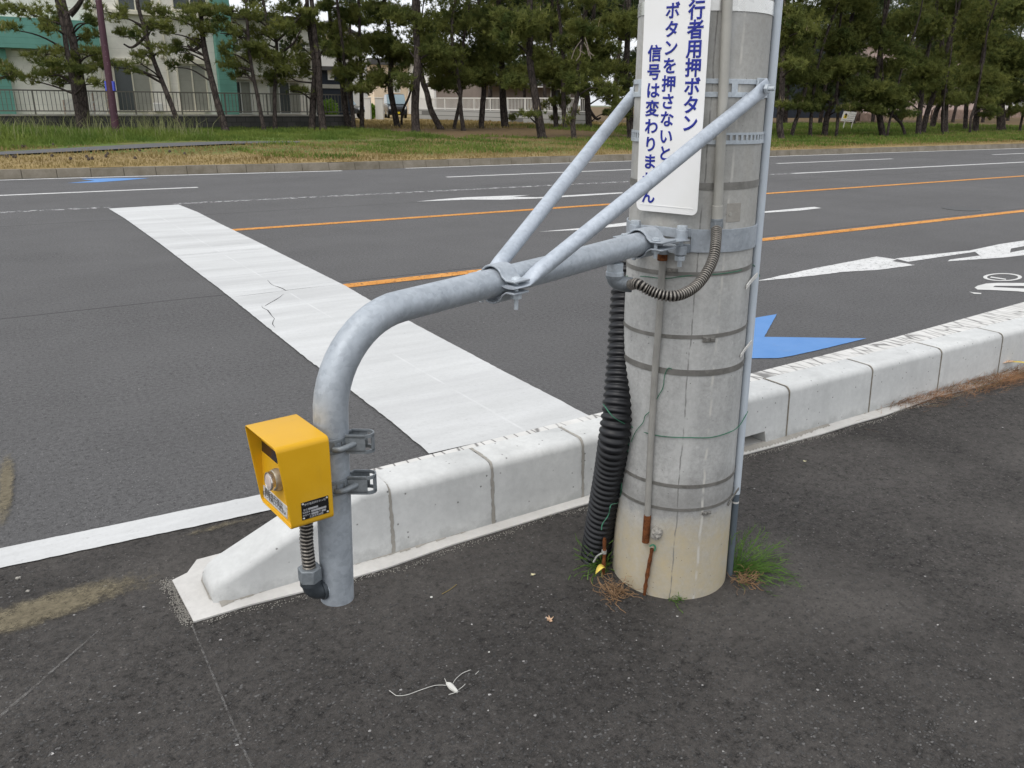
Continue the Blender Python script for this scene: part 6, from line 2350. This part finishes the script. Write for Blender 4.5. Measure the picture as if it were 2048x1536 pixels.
# dead twigs hanging on the slender grey pine
t = next(q for q in TREES if "dead twigs" in q.label)
mb = MB()
for pts in ([(1163, 80), (1150, 98), (1143, 118)], [(1162, 90), (1160, 110), (1152, 122)], [(1170, 75), (1177, 98), (1182, 118)], [(1168, 85), (1180, 105), (1188, 112)], [(1174, 95), (1178, 112)], [(1158, 100), (1170, 108)]):
    mb.tube(smoothpath([atz(x, y, t.z - .8) for x, y in pts], 4), .016, 5)
r_ = next(o for o in COL.objects if o.get("label") == t.label)
mb.build("dead_twigs", M["drytwig"], r_)

# second rank of pines farther back: dark trunks and crowns between and above the first rank
back = [(700, 243), (980, 242), (1050, 244), (1090, 246), (1165, 245), (1225, 246), (1300, 246), (1470, 247), (1570, 247), (1640, 246), (1705, 250), (1745, 247), (1800, 245), (1850, 244), (1905, 245), (1965, 245), (2015, 242), (2060, 240)]
kinds = ["dark pine of the rear rank glimpsed between nearer trunks"]
TR2 = []
for i, (x, y) in enumerate(back):
    t = Tree()
    t.P = gv(x, y); t.z = zcam(t.P)
    h = rng.uniform(9.5, 11.5)
    lean = rng.normal(size=2) * .5
    t.path = smoothpath([t.P - V(0, 0, .1)] + [t.P + V(lean[0] * (z / h) ** 1.4, lean[1] * (z / h), z) for z in np.linspace(0, h, 6)], 4)
    t.r = rng.uniform(.12, .2)
    t.rr = [max(.04, t.r * (1 - .07 * p[2])) for p in t.path]
    t.px = [(x, y)]; t.forks = []
    low = 60 if x < 900 else (150 if x < 1300 else 190)
    t.pads = []
    for k in range(9 if x > 900 else 5):
        yy = rng.uniform(-60, low)
        t.pads.append((x + rng.normal() * 34, yy, rng.uniform(70, 110), rng.uniform(40, 60)))
    root_label = "dark pine standing in the shaded rear rank"
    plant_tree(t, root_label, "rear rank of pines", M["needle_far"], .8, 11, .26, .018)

# ================================================================== SHRUBS, GRASS, CONES
def shrub(px, py, w_, h_, m, label, dy=0.0, n=1500, leafs=.10, flowers=None):
    P = gv(px, py) + V(0, dy, 0); z = zcam(P)
    rx, rz = w_ / 2 / F * z, h_ / F * z
    t = empty("garden_shrub", P, label, "shrub")
    pts = rng.normal(size=(n, 3)); pts /= np.linalg.norm(pts, axis=1, keepdims=True); pts *= rng.uniform(.35, 1, (n, 1))
    C = P + np.stack([pts[:, 0] * rx, pts[:, 1] * min(rx, .8), rz * (.5 + .5 * pts[:, 2])], 1)
    a = rng.normal(size=(n, 3)); a /= np.linalg.norm(a, axis=1, keepdims=True)
    b = np.cross(a, rng.normal(size=(n, 3))); b /= np.linalg.norm(b, axis=1, keepdims=True)
    T = np.stack([C - b * leafs * .4, C + b * leafs * .4, C + a * leafs], 1).reshape(-1, 3)
    tri_mesh("foliage", T, m, t)
    mb = MB()
    for k in range(5):
        e = P + V(rng.normal() * rx * .4, rng.normal() * .2, rz * .6)
        mb.tube([P, e], [.03, .01], 6)
    mb.build("stem", M["bark"], t)
    if flowers:
        C2 = C[rng.integers(0, n, 60)] + V(0, -.25, .05)
        T = np.stack([C2 - V(.05, 0, 0), C2 + V(.05, 0, 0), C2 + V(0, 0, .1)], 1).reshape(-1, 3)
        tri_mesh("flowers", T, flowers, t)
shrub(660, 245, 40, 46, M["shrub"], "bright yellow-green shrub behind the railing's right end", 0)
shrub(590, 240, 70, 30, M["hedge"], "low garden shrub with orange flowers behind the railing", 0, 1200, .1, M["flower"])
shrub(749, 238, 16, 30, M["shrub"], "small green shrub between the two white gate posts", .4, 900, .14)
shrub(245, 238, 22, 36, M["hedge"], "thin green shrub in front of the left patio window", 0, 500, .09)

def grass_field(n, xr, yr, hfun, mat, name, label, wd, keep, zextra=0.0):
    X = rng.uniform(*xr, n); Y = rng.uniform(*yr, n)
    k = keep(X, Y)
    X, Y = X[k], Y[k]; n = len(X)
    Z = np.interp(Y, [17.3, 18.3, 23, 30, 40], [.14, .165, .2, .3, .3])
    H = hfun(X, Y) * rng.uniform(.5, 1.2, n)
    a = rng.uniform(0, 6.28, n)
    lean = rng.normal(size=(n, 2)) * .28
    base = np.stack([X, Y, Z], 1)
    side = np.stack([np.cos(a), np.sin(a), np.zeros(n)], 1) * wd
    mid = base + np.stack([lean[:, 0] * H * .35, lean[:, 1] * H * .35, H * .6], 1)
    tip = base + np.stack([lean[:, 0] * H * 1.3, lean[:, 1] * H * 1.3, H], 1)
    T = np.stack([base - side, base + side, mid + side * .7, base - side, mid + side * .7, mid - side * .7, mid - side * .7, mid + side * .7, tip], 1).reshape(-1, 3)
    return tag(tri_mesh(name, T, mat), label, "grass", kind='stuff')
def blot(X, Y, f=1.0, s=0.0):
    return np.sin(X * 1.7 * f + s) * np.sin(Y * 1.3 * f + s * 2) + .6 * np.sin(X * 3.9 * f + Y * 2.1 * f + s)
pathY = lambda X: np.interp(X, [P1[0][0], P2[1][0], P2[2][0], P2[3][0], P2[4][0], P2[5][0]], [P1[0][1], P2[1][1], P2[2][1], P2[3][1], P2[4][1], P2[5][1]])
inpath = lambda X, Y: (X < P1[5][0]) & (Y > np.interp(X, [p[0] for p in P1], [p[1] for p in P1]) - .15) & (Y < np.interp(X, [p[0] for p in P2], [p[1] for p in P2]) + .5)
grass_field(52000, (-4, 15), (24.5, 37.2), lambda X, Y: .11 + .34 * np.clip((Y - 26.5) / 3, 0, 1) * np.clip((34.5 - Y) / 4, .1, 1) * np.clip(1.15 - X / 7, .0, 1) + .07 * blot(X, Y), M["grass"], "tall_grass",
            "tall green grass between the path and the low block wall", .012, lambda X, Y: ~inpath(X, Y) & (Y > np.interp(X, [p[0] for p in P2], [p[1] for p in P2]) + .9) & (blot(X, Y, .6, 1) > -1.1))
grass_field(1300, (-4, 7), (28, 37), lambda X, Y: .75 + 0 * X, M["seed"], "seed_grass", "pale seed heads rising above the tall grass on the left", .009, lambda X, Y: (blot(X, Y, .5, 3) > -.2))
grass_field(60000, (6, 44), (19.0, 28.5), lambda X, Y: .09 + .05 * np.clip(blot(X, Y), 0, 2), M["grass"], "verge_grass", "short green grass on the verge under the pines", .014,
            lambda X, Y: ~inpath(X, Y) & (Y - np.interp(X, [-60, .6, 7.4, 12, 20, 34, 120], [18.95, 18.86, 18.22, 18.15, 17.9, 17.55, 16.6]) > 1.6 - .6 * np.clip((X - 12) / 20, 0, 1) + .5 * blot(X, Y, .8)) & (blot(X, Y, .45, 2) + .5 * blot(X, Y, 1.7, 4) > -.25 + 1.2 * np.clip((Y - 24) / 4, 0, 1) * np.clip((34 - X) / 12, 0, 1)))
grass_field(42000, (24, 62), (19, 40), lambda X, Y: .14 + .05 * blot(X, Y), M["grass"], "verge_grass", "green grass among the right-hand pines", .02, lambda X, Y: (blot(X, Y, .4, 5) + .5 * blot(X, Y, 1.9, 1) > -.7))
grass_field(52000, (-8, 52), (18.3, 26), lambda X, Y: .06 + .04 * np.clip(blot(X, Y, 1.2), 0, 2), M["dry"], "dry_grass", "dry straw-coloured grass along the far kerb", .012,
            lambda X, Y: ~inpath(X, Y) & (Y > np.interp(X, [-60, .6, 7.4, 12, 20, 34, 120], [18.95, 18.86, 18.22, 18.15, 17.9, 17.55, 16.6]) + .2))
grass_field(9000, (16, 36), (36, 52), lambda X, Y: .14 + 0 * X, M["dry"], "dry_grass", "yellowed lawn beyond the pines in front of the parked cars", .025, lambda X, Y: X < 36)
# pine cones on the dry strip
for i, (px, py) in enumerate([(10, 318), (16, 319), (27, 318), (33, 319), (105, 316), (142, 322), (174, 318), (178, 323), (185, 322), (213, 317), (216, 312), (271, 321), (280, 305), (340, 307), (370, 312), (26, 297), (46, 297), (52, 297), (107, 293)]):
    P = gv(px, py)
    bm = bmesh.new()
    bmesh.ops.create_icosphere(bm, subdivisions=2, radius=1)
    for v in bm.verts:
        k = 1 + .16 * math.sin(v.co.z * 9) + rng.normal(0, .08)
        v.co = Vector((v.co.x * .035 * k, v.co.y * .05 * k, v.co.z * .035 * k))
    me = bpy.data.meshes.new("pine_cone"); bm.to_mesh(me); bm.free(); me.materials.append(M["cone"])
    o = bpy.data.objects.new("pine_cone", me); COL.objects.link(o)
    o.location = P + V(0, 0, .055)
    tag(o, "small dark pine cone lying on the dry strip by the far path", "pine cone", "pine cones on the far verge")
